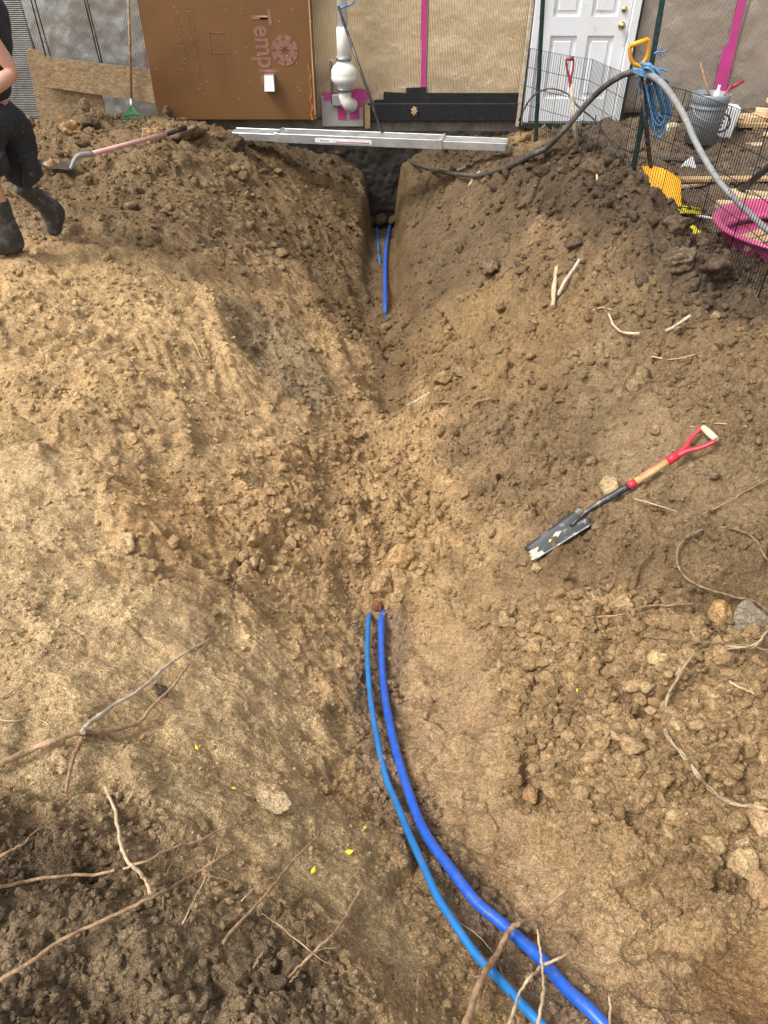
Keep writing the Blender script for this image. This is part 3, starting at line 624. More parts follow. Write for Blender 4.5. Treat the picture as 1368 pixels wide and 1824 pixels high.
# black membrane band and its stepped upper edge
z0_, z1_, z2_ = atY(700, 216, 8.6).z, atY(700, 184, 8.6).z, atY(700, 166, 8.62).z
child('membrane_band', MB().box(((X0(656)+X0(919))/2, 8.615, (z0_+z1_)/2), (X0(919)-X0(656), .05, z1_-z0_), bev=.006), M['blackmem'], house)
mb_ = MB(); ax_ = Vector((1,0,0)); az_ = Vector((0,0,1))
mb_.prism([(X0(667), z1_-.02), (X0(919), z1_-.02), (X0(919), z2_), (X0(757), z2_), (X0(757), z2_+.055), (X0(722), z2_+.045), (X0(722), z2_), (X0(684), z2_+.01), (X0(683), z1_+.03), (X0(667), z1_+.025)], ax_, az_, Vector((0,.02,0)), (0, 8.625, 0))
child('membrane_flap', mb_, M['blackmem'], house)
mb_ = MB(); p_ = atY(738, 198, 8.575)
for k in range(7): a = k*.9; mb_.box(p_+Vector((.024*math.cos(a), 0, .034*math.sin(a))), (.022, .012, .02), Matrix.Rotation(a, 3, 'Y'), .004)
child('pipe_stub', mb_, M['lumber2'], house); child('pipe_mud', MB().tube([p_+Vector((0,.02,0)), p_-Vector((0,.03,0))], .022, 10), M['lumber2'], house)
child('wood_block', MB().box(((X0(650)+X0(660))/2, 8.60, .09), (.06, .09, .22), bev=.004), M['lumber2'], house)
child('sill', MB().box((0, 8.685, -.03), (5.0, .05, .09)), M['concrete'], house)
# brown sheathing board standing proud, with faded print
bx0, bx1 = X0(281, 8.5, 205), X0(565, 8.5, 205)
mbx = MB(); mbx.box(((bx0+bx1)/2, 8.55, 1.43), (bx1-bx0, .10, 2.70), bev=.003)
board = child('sheathing_board', mbx, M['brown'], house)
mb_ = MB(); xe = bx1+.004
mb_.box((bx1-.02, 8.494, 1.4), (.012, .006, 2.55)); child('edge_strip', mb_, M['lumber2'], board)
mb_ = MB(); mb_.prism([(bx1-.11, .085), (bx1-.005, .085), (bx1-.005, .75), (bx1-.02, .7), (bx1-.055, .42), (bx1-.07, .2)], ax_, az_, Vector((0,.003,0)), (0, 8.4945, 0)); 
mb_ = MB(); 
for k in range(18):
    z = .09+k*.03; w_ = .022*(1-k/30)*(1+.5*math.sin(k*2.1)); mb_.box((bx1-.055-.01*math.sin(k*1.3), 8.4965, z), (max(.004, w_), .003, .03))
child('orange_stain', mb_, mat('orange_stain', (.40,.14,.02), .6, var=.3, scale=20), board)
yb = 8.498; dn = Vector((0,0,-1)); rt = Vector((1,0,0))
def bp(px, py): q = atY(px, py, yb-.0012); return (q.x, q.y, q.z)
text('lettering', 'Temple', .27, M['print'], board, bp(447, 17), dn+rt*.06, rt, sx=.78, bold=.006)
text('lettering', 'CAUTION', .085, M['print2'], board, bp(328, 12), dn+rt*.06, rt, sx=.8); text('lettering', 'OR BUILDING', .085, M['print2'], board, bp(306, 26), dn+rt*.06, rt, sx=.8)
text('lettering', 'BEHIND WALL ONLY', .07, M['print2'], board, bp(337, 62), dn+rt*.06, rt, sx=.8)
text('lettering', 'COVERINGS', .07, M['print2'], board, bp(398, 58), dn+rt*.06, rt, sx=.8); text('lettering', 'LL-', .07, M['print2'], board, bp(427, 14), dn, rt)
mb_ = MB(); q0, q1 = Vector(bp(371, 58)), Vector(bp(401, 94))
for (a_, b_) in (((q0.x, q0.z), (q1.x, q0.z)), ((q0.x, q0.z), (q0.x, q1.z)), ((q0.x, q1.z), (q1.x, q1.z))):
    mb_.box(((a_[0]+b_[0])/2, yb-.001, (a_[1]+b_[1])/2), (abs(a_[0]-b_[0])+.008, .001, abs(a_[1]-b_[1])+.008))
child('printed_frame', mb_, M['print2'], board)
mb_ = MB(); cc_ = Vector(bp(507, 90)); RO, RI = .135, .108                        # printed wheel emblem
for k in range(8):
    a0 = k*math.pi/4+.06; a1 = (k+1)*math.pi/4-.06
    P_ = [(RO*math.cos(a0+(a1-a0)*i/5), RO*math.sin(a0+(a1-a0)*i/5)) for i in range(6)]+[(RI*math.cos(a1-(a1-a0)*i/5)*.92, RI*math.sin(a1-(a1-a0)*i/5)*.92) for i in range(6)]
    mb_.prism(P_, ax_, az_, Vector((0,.0012,0)), cc_+Vector((0,-.0006,0)))
    a = k*math.pi/4+.39; c0, s0 = math.cos(a), math.sin(a); w0, w1 = .012, .034
    mb_.prism([(.015*c0+w0*s0, .015*s0-w0*c0), (.088*c0+w1*s0, .088*s0-w1*c0), (.100*c0, .100*s0), (.088*c0-w1*s0, .088*s0+w1*c0), (.015*c0-w0*s0, .015*s0+w0*c0)], ax_, az_, Vector((0,.0012,0)), cc_+Vector((0,-.0006,0)))
child('wheel_emblem', mb_, M['print'], board)
mb_ = MB(); g_ = random.Random(4)
for k in range(22): p_ = Vector(bp(g_.uniform(265, 555), g_.uniform(0, 195))); mb_.box(p_, (.006, .002, .006), Matrix.Rotation(g_.random()*3, 3, 'Y'))
child('paint_speck', mb_, M['pvc'], board)['kind'] = 'stuff'
# vent hood
p_ = atY(480, 148, 8.44); vh = MB(); w_, h_ = .055, .075
vh.add([p_+Vector(q) for q in ((-w_,.06,-h_),(w_,.06,-h_),(w_,.06,h_),(-w_,.06,h_),(-w_*.95,-.05,-h_*.9),(w_*.95,-.05,-h_*.9),(w_*.85,.0,h_*.9),(-w_*.85,.0,h_*.9))], [(0,3,7,4),(1,5,6,2),(3,2,6,7),(4,7,6,5),(0,1,2,3)])
vo = child('vent_hood', vh, M['alu'], board); child('vent_opening', MB().box(p_+Vector((.0, .0, -h_*.93)), (w_*1.7, .08, .004)), M['gasket'], vo)
# dark void under the board
# clear corner flashing with tape and the discharge pipe
child('plastic_flashing', MB().box(((X0(575)+X0(648))/2, 8.63, .135), (X0(648)-X0(575), .02, .29), bev=.003), mat('dusty_clear_plastic', (.42,.40,.37), .3, var=.15), house)
for (a_, b_, c__, d_) in ((576, 165, 604, 178), (626, 160, 656, 178), (601, 185, 616, 212), (622, 178, 640, 212), (630, 158, 646, 190)):
    p_, q_ = atY(a_, b_, 8.612), atY(c__, d_, 8.612); child('tape', MB().box(((p_.x+q_.x)/2, 8.612-.002*random.random(), (p_.z+q_.z)/2), (q_.x-p_.x, .004, p_.z-q_.z), Matrix.Rotation(random.uniform(-.06,.06), 3, 'Y')), M['pinktape'], house)
Yp = 8.47; pz = lambda py: atY(610, py, Yp).z; pxx = atY(612, 100, Yp).x
dp = empty('drain_pipe', (pxx, Yp, 0)); dp.parent = house; dp.location = (pxx, Yp-WY, 0)
cv = MB(True); zt = 2.6
child('upper_pipe', MB().tube([(pxx, Yp, pz(96)), (pxx, Yp, zt)], .052, 24), M['pvc'], dp)
child('coupling', MB(True).lathe([(.052, pz(100)), (.066, pz(98)), (.066, pz(50)), (.060, pz(49)), (.052, pz(47))], 24, (pxx, Yp, 0)), M['pvc'], dp)
child('check_valve', MB(True).lathe([(.06, pz(161)), (.075, pz(157)), (.08, pz(153)), (.105, pz(149)), (.132, pz(143)), (.137, pz(137)), (.132, pz(134)), (.134, pz(131)), (.130, pz(125)), (.115, pz(119)), (.088, pz(114)), (.07, pz(110)), (.07, pz(104)), (.05, pz(103))], 32, (pxx, Yp, 0)), M['pvc'], dp)
for a_, b_ in ((108, 99), (163, 154)):
    s_ = child('rubber_sleeve', MB(True).lathe([(.05, pz(a_)), (.078, pz(a_)), (.078, pz(b_)), (.05, pz(b_))], 24, (pxx, Yp, 0)), M['rubber'], dp)
    child('hose_clamp', MB(True).lathe([(.079, pz((a_+b_)/2+1.4)), (.082, pz((a_+b_)/2+1.4)), (.082, pz((a_+b_)/2-1.4)), (.079, pz((a_+b_)/2-1.4))], 24, (pxx, Yp, 0)), M['steel'], s_)
e0 = Vector((pxx, Yp, pz(160))); child('elbow', MB().tube([tuple(q) for q in spline([e0, e0+Vector((.0,0,-.07)), e0+Vector((.03,.0,-.13)), e0+Vector((.06,.06,-.16)), e0+Vector((.07,.2,-.16))], 6)], .062, 20), M['pvc'], dp)
child('conduit', MB().tube([(pxx-.14, 8.6, pz(190)), (pxx-.14, 8.58, pz(110)), (pxx-.12, 8.5, pz(108))], .015, 8), M['rubber'], dp)
child('meter_box', MB().box((pxx-.09, 8.585, pz(182)), (.10, .06, .11), bev=.01), M['rubber'], dp)
child('tie_cord', MB().tube([tuple(q) for q in spline([atY(602, 18, 8.40), atY(612, 12, 8.38), atY(622, 10, 8.42), atY(632, 2, 8.5)], 5)], .009, 6), M['rope'], dp)
# door
door = empty('door', (0, 0, 0)); door.parent = house
dx0, dx1, dY, dz0 = 1.575, 2.475, 8.63, .045
st_ = .125; xs_ = [(dx0+st_, (dx0+dx1)/2-.055), ((dx0+dx1)/2+.055, dx1-st_)]; zs_ = [(.26, .82), (.98, 1.60), (1.73, 1.96)]
for a_, b_ in ((dx0, dx0+st_), ((dx0+dx1)/2-.055, (dx0+dx1)/2+.055), (dx1-st_, dx1)): child('stile', MB().box(((a_+b_)/2, dY, 1.065), (b_-a_, .044, 2.04)), M['white'], door)
for a_, b_ in ((dz0, .26), (.82, .98), (1.60, 1.73), (1.96, 2.085)):
    for u0, u1 in xs_: child('rail', MB().box(((u0+u1)/2, dY, (a_+b_)/2), (u1-u0, .0439, b_-a_)), M['white'], door)
for u0, u1 in xs_:
    for a_, b_ in zs_:
        q = MB().box(((u0+u1)/2, dY+.008, (a_+b_)/2), (u1-u0, .014, b_-a_)).box(((u0+u1)/2, dY-.002, (a_+b_)/2), (u1-u0-.09, .020, b_-a_-.09), bev=.016)
        child('door_panel', q, M['white'], door)
kp = atY(1093, 46, 8.56); child('door_knob', MB(True).lathe([(.0, -.065), (.022, -.06), (.03, -.045), (.026, -.028), (.012, -.02), (.012, -.006), (.034, -.004), (.034, .02)], 20, (dx1-.07, 8.606, kp.z), Matrix.Rotation(-math.pi/2, 3, 'X')), M['brass'], door)
kp = atY(1098, 17, 8.58); child('deadbolt', MB(True).lathe([(.0, -.025), (.02, -.024), (.026, -.01), (.030, -.008), (.030, .02)], 20, (dx1-.07, 8.608, kp.z), Matrix.Rotation(-math.pi/2, 3, 'X')), M['brass'], door)
for xa, xb in ((dx0-.075, dx0-.006), (dx1+.006, dx1+.085)): child('door_casing', MB().box(((xa+xb)/2, 8.615, 1.08), (xb-xa, .09, 2.16), bev=.006), M['white'], door)
child('door_casing', MB().box(((dx0+dx1)/2, 8.615, 2.20), (dx1-dx0+.15, .088, .08), bev=.006), M['white'], door)
child('threshold', MB().box(((dx0+dx1)/2, 8.59, .018), (dx1-dx0+.14, .15, .05), bev=.004), M['darksteel'], door)
child('weather_strip', MB().box((dx1+.1, 8.625, 1.1), (.028, .06, 2.2)).box((dx0-.088, 8.625, 1.1), (.02, .06, 2.2)), M['black'], door)
child('trim_board', MB().box((1.468, 8.60, .75), (.032, .05, 1.5), Matrix.Rotation(R(1), 3, 'Y')), M['oldwood'], house)

# ------------------------------------------------------------------ leaning boards and tools by the wall
def slab(pts, Y, lean, th=.012):
    P_ = [atY(a, b, Y) for a, b in pts]; P_ = [Vector((p.x, Y-lean*(.9-p.z), p.z)) for p in P_]; n = len(P_)
    return MB().add(P_+[p+Vector((0, th, 0)) for p in P_], [tuple(range(n)), tuple(range(n, 2*n))[::-1]]+[(k, n+k, n+(k+1) % n, (k+1) % n) for k in range(n)])
def thing_mesh(name, mb, m, label, cat, group=None):
    me = mb.mesh(name) if isinstance(mb, MB) else mb
    c = np.empty(len(me.vertices)*3); me.vertices.foreach_get('co', c); c = c.reshape(-1, 3)
    o_ = Vector(((c[:,0].min()+c[:,0].max())/2, (c[:,1].min()+c[:,1].max())/2, c[:,2].min())); me.transform(Matrix.Translation(-o_))
    o = obj(name, me, m); o.location = o_; return tag(o, label, cat, group)
thing_mesh('strand_board', slab([(46, 84), (78, 92), (98, 130), (184, 168), (196, 216), (80, 232)], 8.20, .10), M['osb'], 'upright strand board offcut leaning behind the dirt heap', 'board')
thing_mesh('strand_board', slab([(64, 98), (268, 123), (279, 182), (75, 152)], 8.13, .10), M['osb'], 'long strand board propped sideways in front of the upright offcut', 'board')
rk = empty('garden_rake', atY(236, 205, 8.02), 'garden rake with fan of green tines standing against the foil wall', 'rake')
child('handle', MB().tube([atY(234, 178, 8.03), atY(228, -40, 8.10)], .013, 8), M['root'], rk)
child('ferrule', MB().tube([atY(235, 196, 8.0), atY(234, 176, 8.03)], .02, 8), M['steel'], rk)
for k in range(13):
    a = (k-6)/6; b0 = atY(235, 188, 8.0); b1 = atY(235+22*a, 213+2*abs(a), 7.95); 
    child('tine', MB().tube([b0, b0.lerp(b1, .9)+Vector((0,0,.005)), b1+Vector((0,-.02,-.012))], .0035, 5), M['greenp'], rk)
child('cross_brace', MB().tube([atY(235-15*1.0, 206, 7.965), atY(235, 203, 7.96), atY(250, 206, 7.965)], .005, 6), M['greenp'], rk)
thing_mesh('steel_rod', MB().tube([atY(603, 12, 8.36), atY(640, 120, 7.98), atY(681, 236, 7.72)], .014, 8, noise_=.1), M['darksteel'], 'dark steel rod leaning from the white drain pipe down to the plank', 'rod')

# ------------------------------------------------------------------ aluminium plank over the slot
A_, B_ = atZ(415, 238, .06), atZ(902, 262, .06); A_.z = .035; B_.z = .055; Lp = (B_-A_).length; ux = (B_-A_).normalized(); uy = Vector((0,0,1)).cross(ux).normalized(); uz = ux.cross(uy)
rotp = Matrix((ux, uy, uz)).transposed(); pl = empty('aluminium_plank', A_, 'long aluminium scaffold plank laid across the head of the trench', 'plank')
def pb(x0, x1, y0, y1, z0, z1, bev=.0): return (A_+ux*((x0+x1)/2)+uy*((y0+y1)/2)+uz*((z0+z1)/2), (x1-x0, y1-y0, z1-z0), rotp, bev)
s1, s2 = Lp*.20, Lp*.775; W_ = .24
def section(x0, x1, w, h, z, name, nrib):
    mb = MB(); mb.box(*pb(x0, x1, -w/2, w/2, z+h*.62, z+h*.80)); o = child(name, mb, M['alu'], pl)
    for sgn in (-1, 1):
        child('side_rail', MB().box(*pb(x0, x1, sgn*w/2-.006, sgn*w/2+.006, z-.012, z+h, .002)).box(*pb(x0, x1, sgn*w/2-sgn*.012-.012, sgn*w/2-sgn*.012+.012, z-.012, z-.006)), M['alu'], o)
    for k in range(nrib): y = -w/2+w*(k+.6)/nrib; child('rib', MB().box(*pb(x0+.01, x1-.01, y-.0045, y+.0045, z+h*.80, z+h*.95)), M['alu'], o)
section(0, s1, W_*.9, .055, .004, 'inner_section', 9); section(s1-.05, s2, W_, .068, 0, 'outer_section', 11); section(s2, Lp, W_*.9, .055, .004, 'inner_section', 9)
for x_ in (s1-.055, s2): child('end_collar', MB().box(*pb(x_-.012, x_+.018, -W_/2-.008, W_/2+.008, -.014, .074, .004)), M['alu'], pl)
child('end_cap', MB().box(*pb(Lp-.01, Lp+.012, -W_*.45, W_*.45, -.008, .056, .003)), M['steel'], pl)
l0 = A_+uy*(-W_/2-.0075)+uz*.018; lb = child('label_strip', MB().box(*pb(s1+.35, s1+.92, -W_/2-.0085, -W_/2-.006, .006, .044)), M['paper'], pl)
text('lettering', 'Werner', .03, M['logo'], lb, A_+ux*(s1+.40)+uy*(-W_/2-.0095)+uz*.014, ux, uz); child('red_stripe', MB().box(*pb(s1+.56, s1+.90, -W_/2-.0098, -W_/2-.0086, .012, .02)), mat('red_print', (.35,.06,.05), .6), lb)

# ------------------------------------------------------------------ blue pipes
def ground_path(pts, r, lift, n=10, blur=.03, dive=(None, None)):
    H_, t_ = hits(pts); P_ = []
    for p in H_:
        a = np.linspace(0, 6.28, 9)[:8]; zz = hgt(p[0]+blur*np.cos(a), p[1]+blur*np.sin(a)); P_.append([p[0], p[1], float(zz.mean()*.45+zz.max()*.55)+r*lift])
    if dive[0]: P_[0][2] -= dive[0]
    if dive[1]: P_[-1][2] -= dive[1]
    return [Vector(q) for q in spline(P_, n)]
def smoothz(P_, k):
    z = np.array([p.z for p in P_]); ker = np.ones(k)/k; z2 = np.convolve(np.pad(z, k//2, mode='edge'), ker, mode='valid')[:len(z)]
    return [Vector((p.x, p.y, float(b))) for p, b in zip(P_, z2)]
PP1 = [(1115,1885), (1060,1820), (1010,1770), (952,1715), (891,1655), (844,1610), (799,1550), (759,1490), (729,1425), (706,1350), (689,1275), (681,1200), (679,1130), (681,1095), (682,1070)]
PP2 = [(985,1870), (936,1808), (886,1760), (842,1710), (806,1655), (775,1600), (739,1530), (709,1455), (686,1385), (669,1315), (659,1245), (655,1180), (656,1130), (658,1105), (660,1080)]
g1 = smoothz(ground_path(PP1, .018, 1.2, 12, dive=(0, .10)), 27); g2 = smoothz(ground_path(PP2, .0135, 2.3, 12, dive=(0, .10)), 21)
thing_mesh('water_pipe', MB().tube(g1, .0150, 18), M['blue'], 'thick blue water pipe curving through the near end of the trench', 'pipe')
o_ = thing_mesh('water_pipe', MB().tube(g2, .0108, 16), M['blue2'], 'thinner blue pipe curving left of the thick one in the near trench', 'pipe')
q1 = smoothz(ground_path([(686,575), (686,548), (686,500), (687,460), (690,430), (694,408), (700,391)], .02, 1.0, 8, dive=(.12, 0)), 7)
q2 = smoothz(ground_path([(680,490), (676,465), (674,440), (672,410), (673,394)], .014, 1.0, 8, dive=(.08, 0)), 7)
thing_mesh('water_pipe', MB().tube(q1, .019, 16), M['blue'], 'thick blue pipe surfacing in the narrow slot under the plank', 'pipe')
thing_mesh('water_pipe', MB().tube(q2, .0135, 14), M['blue2'], 'thin blue pipe showing at the left side of the far slot', 'pipe')

# ------------------------------------------------------------------ roots, sticks and wires
def lifted(pts, lifts, n=6, wob=.0, seed=0):
    """picture polyline laid on the ground, each point raised towards the viewer by its own amount"""
    H_, t_ = hits(pts); P_ = []
    for p, t, l in zip(H_, t_, lifts):
        c = np.array([0, 0, CAMZ]); P_.append(p + (c-p)/np.linalg.norm(c-p)*l)
    Q = spline(P_, n); g = random.Random(seed)
    return [Vector(q)+Vector((g.uniform(-1,1), g.uniform(-1,1), g.uniform(-1,1)))*wob for q in Q]
def stick_mesh(mb, pts, w0, w1, lift=.012, seed=0, wob=.0016):
    n = len(pts); L = [lift if not hasattr(lift, '__len__') else lift[i] for i in range(n)] if not hasattr(lift, '__len__') else list(lift)
    Q = lifted(pts, L, 6, wob, seed); m = len(Q); rs = []
    for i, q in enumerate(Q):
        t = q.y*.766+(CAMZ-q.z)*.643; rs.append(.43*(w0+(w1-w0)*i/(m-1))*t/FPX*(1+.22*mnoise.noise(q*25)))
    return mb.tube(Q, rs, 8, noise_=.35, seed=seed)
def stick(name, strands, m, label, cat, group=None):
    mb = MB(True)
    for k, (pts, w0, w1, lift) in enumerate(strands): stick_mesh(mb, pts, w0, w1, lift, seed=hash(label) % 97+k if False else len(label)*3+k)
    return thing_mesh(name, mb, m, label, cat, group)
rt_ = empty('forked_root', (0,0,0), 'large forked root with three arms lying across the pale ground', 'root')
def root_part(name, pts, w0, w1, lift, m, s):
    mb = MB(True); stick_mesh(mb, pts, w0, w1, lift, s); return child(name, mb, m, rt_)
root_part('stem', [(-30,1375), (0,1360), (60,1334), (100,1318), (148,1302)], 15, 11, (.03,.03,.03,.035,.04), M['rootred'], 1)
root_part('branch', [(146,1305), (160,1288), (190,1265), (250,1228), (292,1190), (330,1164), (374,1138)], 11, 4, (.05,.05,.05,.045,.04,.03,.02), M['oldwood'], 2)
root_part('branch', [(146,1304), (190,1302), (245,1288), (268,1262), (285,1245), (308,1222), (336,1184)], 11, 5, (.05,.045,.04,.04,.04,.035,.03), M['rootred'], 3)
root_part('branch', [(150,1296), (142,1322), (128,1355), (117,1412)], 11, 7, (.04,.035,.03,.03), M['root'], 4)
root_part('twig', [(96,1318), (85,1335), (70,1350)], 4, 2, .02, M['root'], 5)
stick('root', [([(-20,1585), (40,1572), (90,1562), (180,1556), (250,1537), (310,1510), (350,1500), (400,1475), (450,1460)], 7, 4, (.07,.07,.07,.07,.06,.05,.04,.03,.01))], M['rootred'], 'long thin reddish root running across the dark dirt pile', 'root')
stick('root', [([(185,1400), (203,1437), (211,1480), (222,1528), (246,1552), (260,1570), (268,1592)], 6, 8, (.04,.06,.07,.08,.08,.07,.06))], M['rootpale'], 'short bare pale root bending like a hook beside the forked root', 'root')
stick('root', [([(-20,1756), (40,1722), (90,1688), (140,1660), (200,1632), (280,1594), (340,1562), (380,1535), (415,1518)], 10, 5, (.04,.04,.04,.05,.05,.05,.04,.03,.02)), ([(360,1555), (385,1562), (440,1578)], 3, 2, .03)], M['root'], 'long brown root sweeping over the dark clods at lower left', 'root')
stick('root', [([(398,1678), (420,1650), (450,1620), (480,1585), (505,1555), (530,1525), (568,1488)], 8, 5, (.02,.03,.04,.05,.05,.05,.06))], M['root'], 'straight brown stick standing out of the soil left of the yellow leaves', 'root')
stick('root', [([(493,1764), (530,1725), (565,1690), (590,1668), (608,1645), (625,1615), (648,1576)], 7, 5, (.02,.03,.04,.05,.05,.05,.06)), ([(590,1668), (605,1662), (620,1652)], 5, 4, .05), ([(515,1750), (535,1728)], 4, 4, .03), ([(595,1722), (560,1700), (500,1650), (465,1628)], 3, 2, .03), ([(452,1726), (465,1700), (490,1672)], 4, 2, .03)], M['rootred'], 'reddish forked twig slanting up from the dirt at bottom centre', 'root')
stick('root', [([(-10,1532), (20,1515), (45,1500), (70,1475)], 7, 5, .03)], M['root'], 'stubby root end poking in at the left edge above the long roots', 'root')
stick('root', [([(826,1850), (845,1775), (862,1735), (885,1700), (905,1660), (925,1645), (955,1632), (985,1604), (1014,1578)], 17, 6, (.10,.12,.13,.13,.12,.12,.12,.12,.13)), ([(905,1662), (898,1680), (890,1696)], 12, 10, .12), ([(866,1738), (858,1775), (855,1800)], 5, 2, .10), ([(868,1738), (850,1740), (835,1736)], 5, 2, .11)], M['root'], 'thick brown root rising in front of the blue pipes', 'root')
stick('root', [([(890,1860), (912,1810), (925,1770), (945,1740), (965,1722), (990,1708), (1016,1696)], 8, 5, .12), ([(950,1860), (962,1800), (968,1760), (966,1725), (962,1690), (957,1655)], 8, 4, .13)], M['rootpale'], 'pale crossing root shoots in front of the thick blue pipe', 'root')
stick('root', [([(1087,1850), (1087,1800), (1086,1772)], 6, 4, .06)], M['rootpale'], 'short pale root stub upright right of the thick pipe', 'root')
stick('root', [([(742,1800), (744,1765), (746,1738)], 5, 4, .05)], M['root'], 'short thin root stub standing left of the thin blue pipe', 'root')
stick('stick', [([(985,545), (987,515), (992,476)], 9, 9, (.06,.06,.05))], M['rootpale'], 'bare peeled stick standing upright, left of a leaning pair', 'stick')
stick('stick', [([(994,526), (1010,497), (1033,463)], 8, 8, (.06,.06,.05))], M['oldwood'], 'weathered grey stick leaning to the right beside the peeled stick', 'stick')
stick('stick', [([(1065,328), (1063,312), (1063,297)], 6, 5, .02)], M['rootpale'], 'small pale stake on the crest of the dark berm', 'stick')
stick('stick', [([(1084,558), (1094,580), (1110,592), (1140,594)], 4, 6, .04)], M['rootpale'], 'curved pale root end on the right bank below the berm', 'root')
stick('stick', [([(1186,590), (1208,578), (1230,562)], 8, 6, .045)], M['oldwood'], 'broken pale stick on the upper right bank', 'stick')
stick('stick', [([(724,725), (740,715), (766,700)], 7, 6, .03)], M['oldwood'], 'pale broken stick lying in the middle of the trench bottom', 'stick')
stick('root', [([(768,717), (800,716), (830,717), (860,713), (882,706)], 5, 3, .03), ([(757,768), (758,745), (768,722)], 3, 4, .012)], M['root'], 'dark bent root beside the pale stick in the trench bottom', 'root')
stick('stick', [([(808,306), (830,298), (852,288)], 5, 3, .03)], M['oldwood'], 'pale splinter lying near the head of the trench', 'stick')
stick('stick', [([(835,332), (845,315), (855,305)], 5, 4, .03)], M['rootpale'], 'small pale splinter under the muddy hose', 'stick')
stick('stick', [([(1300,1214), (1320,1225), (1344,1235)], 6, 4, .035)], M['rootpale'], 'short pale stick on the rubble inside the wire curve', 'stick')
stick('stick', [([(1030,1100), (1075,1098), (1110,1094), (1150,1080), (1195,1078), (1235,1075)], 4.5, 3.5, .04)], M['root'], 'thin straight twig above the brown rock under the wire loop', 'twig')
stick('stick', [([(412,1060), (416,1040), (419,1028)], 4, 3, .02)], M['root'], 'tiny root stub upright on the left bank', 'root')
stick('wire', [([(1380,1012), (1362,990), (1346,962), (1320,946), (1285,940), (1240,948), (1215,966), (1206,985), (1210,1012), (1230,1036), (1270,1052), (1310,1064), (1345,1072), (1385,1102)], 5.5, 5.5, .04)], M['wirebrown'], 'dark muddy wire looped on the right bank', 'wire')
stick('wire', [([(1385,1100), (1362,1130), (1342,1152), (1300,1152), (1255,1160), (1228,1175), (1208,1205), (1190,1240), (1184,1280), (1190,1310), (1215,1345), (1245,1380), (1265,1408), (1300,1428), (1340,1438), (1390,1444)], 4.5, 5.5, .045), ([(1385,1092), (1366,1126), (1345,1148), (1298,1156), (1258,1157), (1224,1180), (1212,1203), (1187,1244), (1187,1280), (1187,1312), (1218,1343), (1242,1383), (1268,1405), (1298,1431), (1342,1435), (1390,1448)], 4, 5, .047)], M['wiretan'], 'twisted pair of pale wires curving down over the rubble', 'wire')
stick('wire', [([(1385,1165), (1345,1152), (1290,1146), (1230,1142), (1140,1134)], 4, 3, .04)], M['wirebrown'], 'thin dark wire lying straight above the twisted pair', 'wire')
# hair roots and rootlets
rg = random.Random(5)
thin = [([(290,1622), (297,1560), (322,1500), (340,1432)], .02), ([(325,1645), (355,1585), (375,1545), (392,1498)], .02), ([(-5,1282), (30,1284), (60,1277), (88,1291)], .015), ([(1222,928), (1275,905), (1320,880), (1378,846)], .015), ([(1130,888), (1165,898), (1208,912)], .03),
        ([(1230,760), (1280,754), (1330,760)], .01), ([(0,1245), (25,1230), (52,1212)], .02), ([(225,1432), (235,1415), (240,1400)], .02), ([(430,1605), (460,1575), (490,1560)], .02), ([(890,1720), (902,1760), (915,1800)], .08), ([(1160,635), (1200,640), (1250,628)], .015),
        ([(810,1640), (850,1665), (880,1700)], .02), ([(660,955), (664,940), (668,915)], .02), ([(1040,560), (1070,548), (1090,552)], .01), ([(318,570), (340,600), (360,640)], .01), ([(960,1380), (940,1385), (930,1395)], .01), ([(560,1700), (575,1690), (600,1688)], .02)]
RL = ['rising from the dark pile across the long roots', 'leaning right beside the hook shaped pale root', 'curving at the left edge above the forked root', 'slanting over the bank above the wire loop', 'just right of the spade collar', 'lying level above the spade handle', 'slanting short at the left edge above the forked root', 'tiny and upright at the top of the hook root', 'beside the straight brown stick', 'hanging beside the thick brown root', 'lying level below the broken pale stick', 'left of the thin blue pipe near the thick root', 'standing in the loose fill at the trench centre', 'left of the curved pale root end', 'lying on the left bank by the grey patch', 'by the touching pair of clods', 'low between the twig and the thin blue pipe']
for k, (pts, l) in enumerate(thin):
    mb = MB(True); stick_mesh(mb, pts, 3.2, 1.8, l, 40+k, .001)
    thing_mesh('rootlet', mb, M['rootpale'] if k % 3 else M['root'], 'hair-thin rootlet '+RL[k], 'rootlet', 'thin rootlets on the soil')

# ------------------------------------------------------------------ spades
def frame(ux, up=Vector((0,0,1))):
    ux = ux.normalized(); uy = up.cross(ux).normalized(); uz = ux.cross(uy).normalized(); return ux, uy, uz
def d_handle(root, base, ux, uy, L, W, r, m, mg, name='grip'):
    """Y-shaped yoke with a cross grip: base point, direction, spread direction"""
    y = MB(True)
    for s_ in (-1, 1): y.tube(spline([base, base+ux*L*.3+uy*s_*W*.08, base+ux*L*.62+uy*s_*W*.36, base+ux*L*.97+uy*s_*W*.5], 5), [r*1.25]*5+[r]*5+[r*.85]*6, 8, flat=.8)
    o = child('yoke', y, m, root); child(name, MB(True).tube([base+ux*L-uy*W*.46, base+ux*L, base+ux*L+uy*W*.46], [r*1.15, r*1.3, r*1.15], 12), mg, root); return o
S0 = hits([(950, 996), (1060, 940), (1135, 885), (1262, 790)])[0]; Z_ = Vector((0,0,1))
a_ = Vector(S0[0])+Z_*.012; d_ = Vector(S0[3])+Z_*.035; ux, uy, uz = frame(d_-a_); L = (d_-a_).length
sp = empty('drain_spade', a_, 'red handled drain spade with wooden shaft lying on the right bank', 'spade')
bl = MB(True); nL, nW = 14, 8; V = []; bL = L*.33
for i in range(nL+1):
    f_ = i/nL; hw = (.052+.018*f_)*L
    for j in range(nW+1): g_ = j/nW*2-1; V.append(a_+ux*(bL*f_ - .012*(1-f_)*g_*g_)+uy*hw*g_+uz*(.03+.007*abs(g_)**2+.004*f_*math.exp(-(g_*3)**2)))
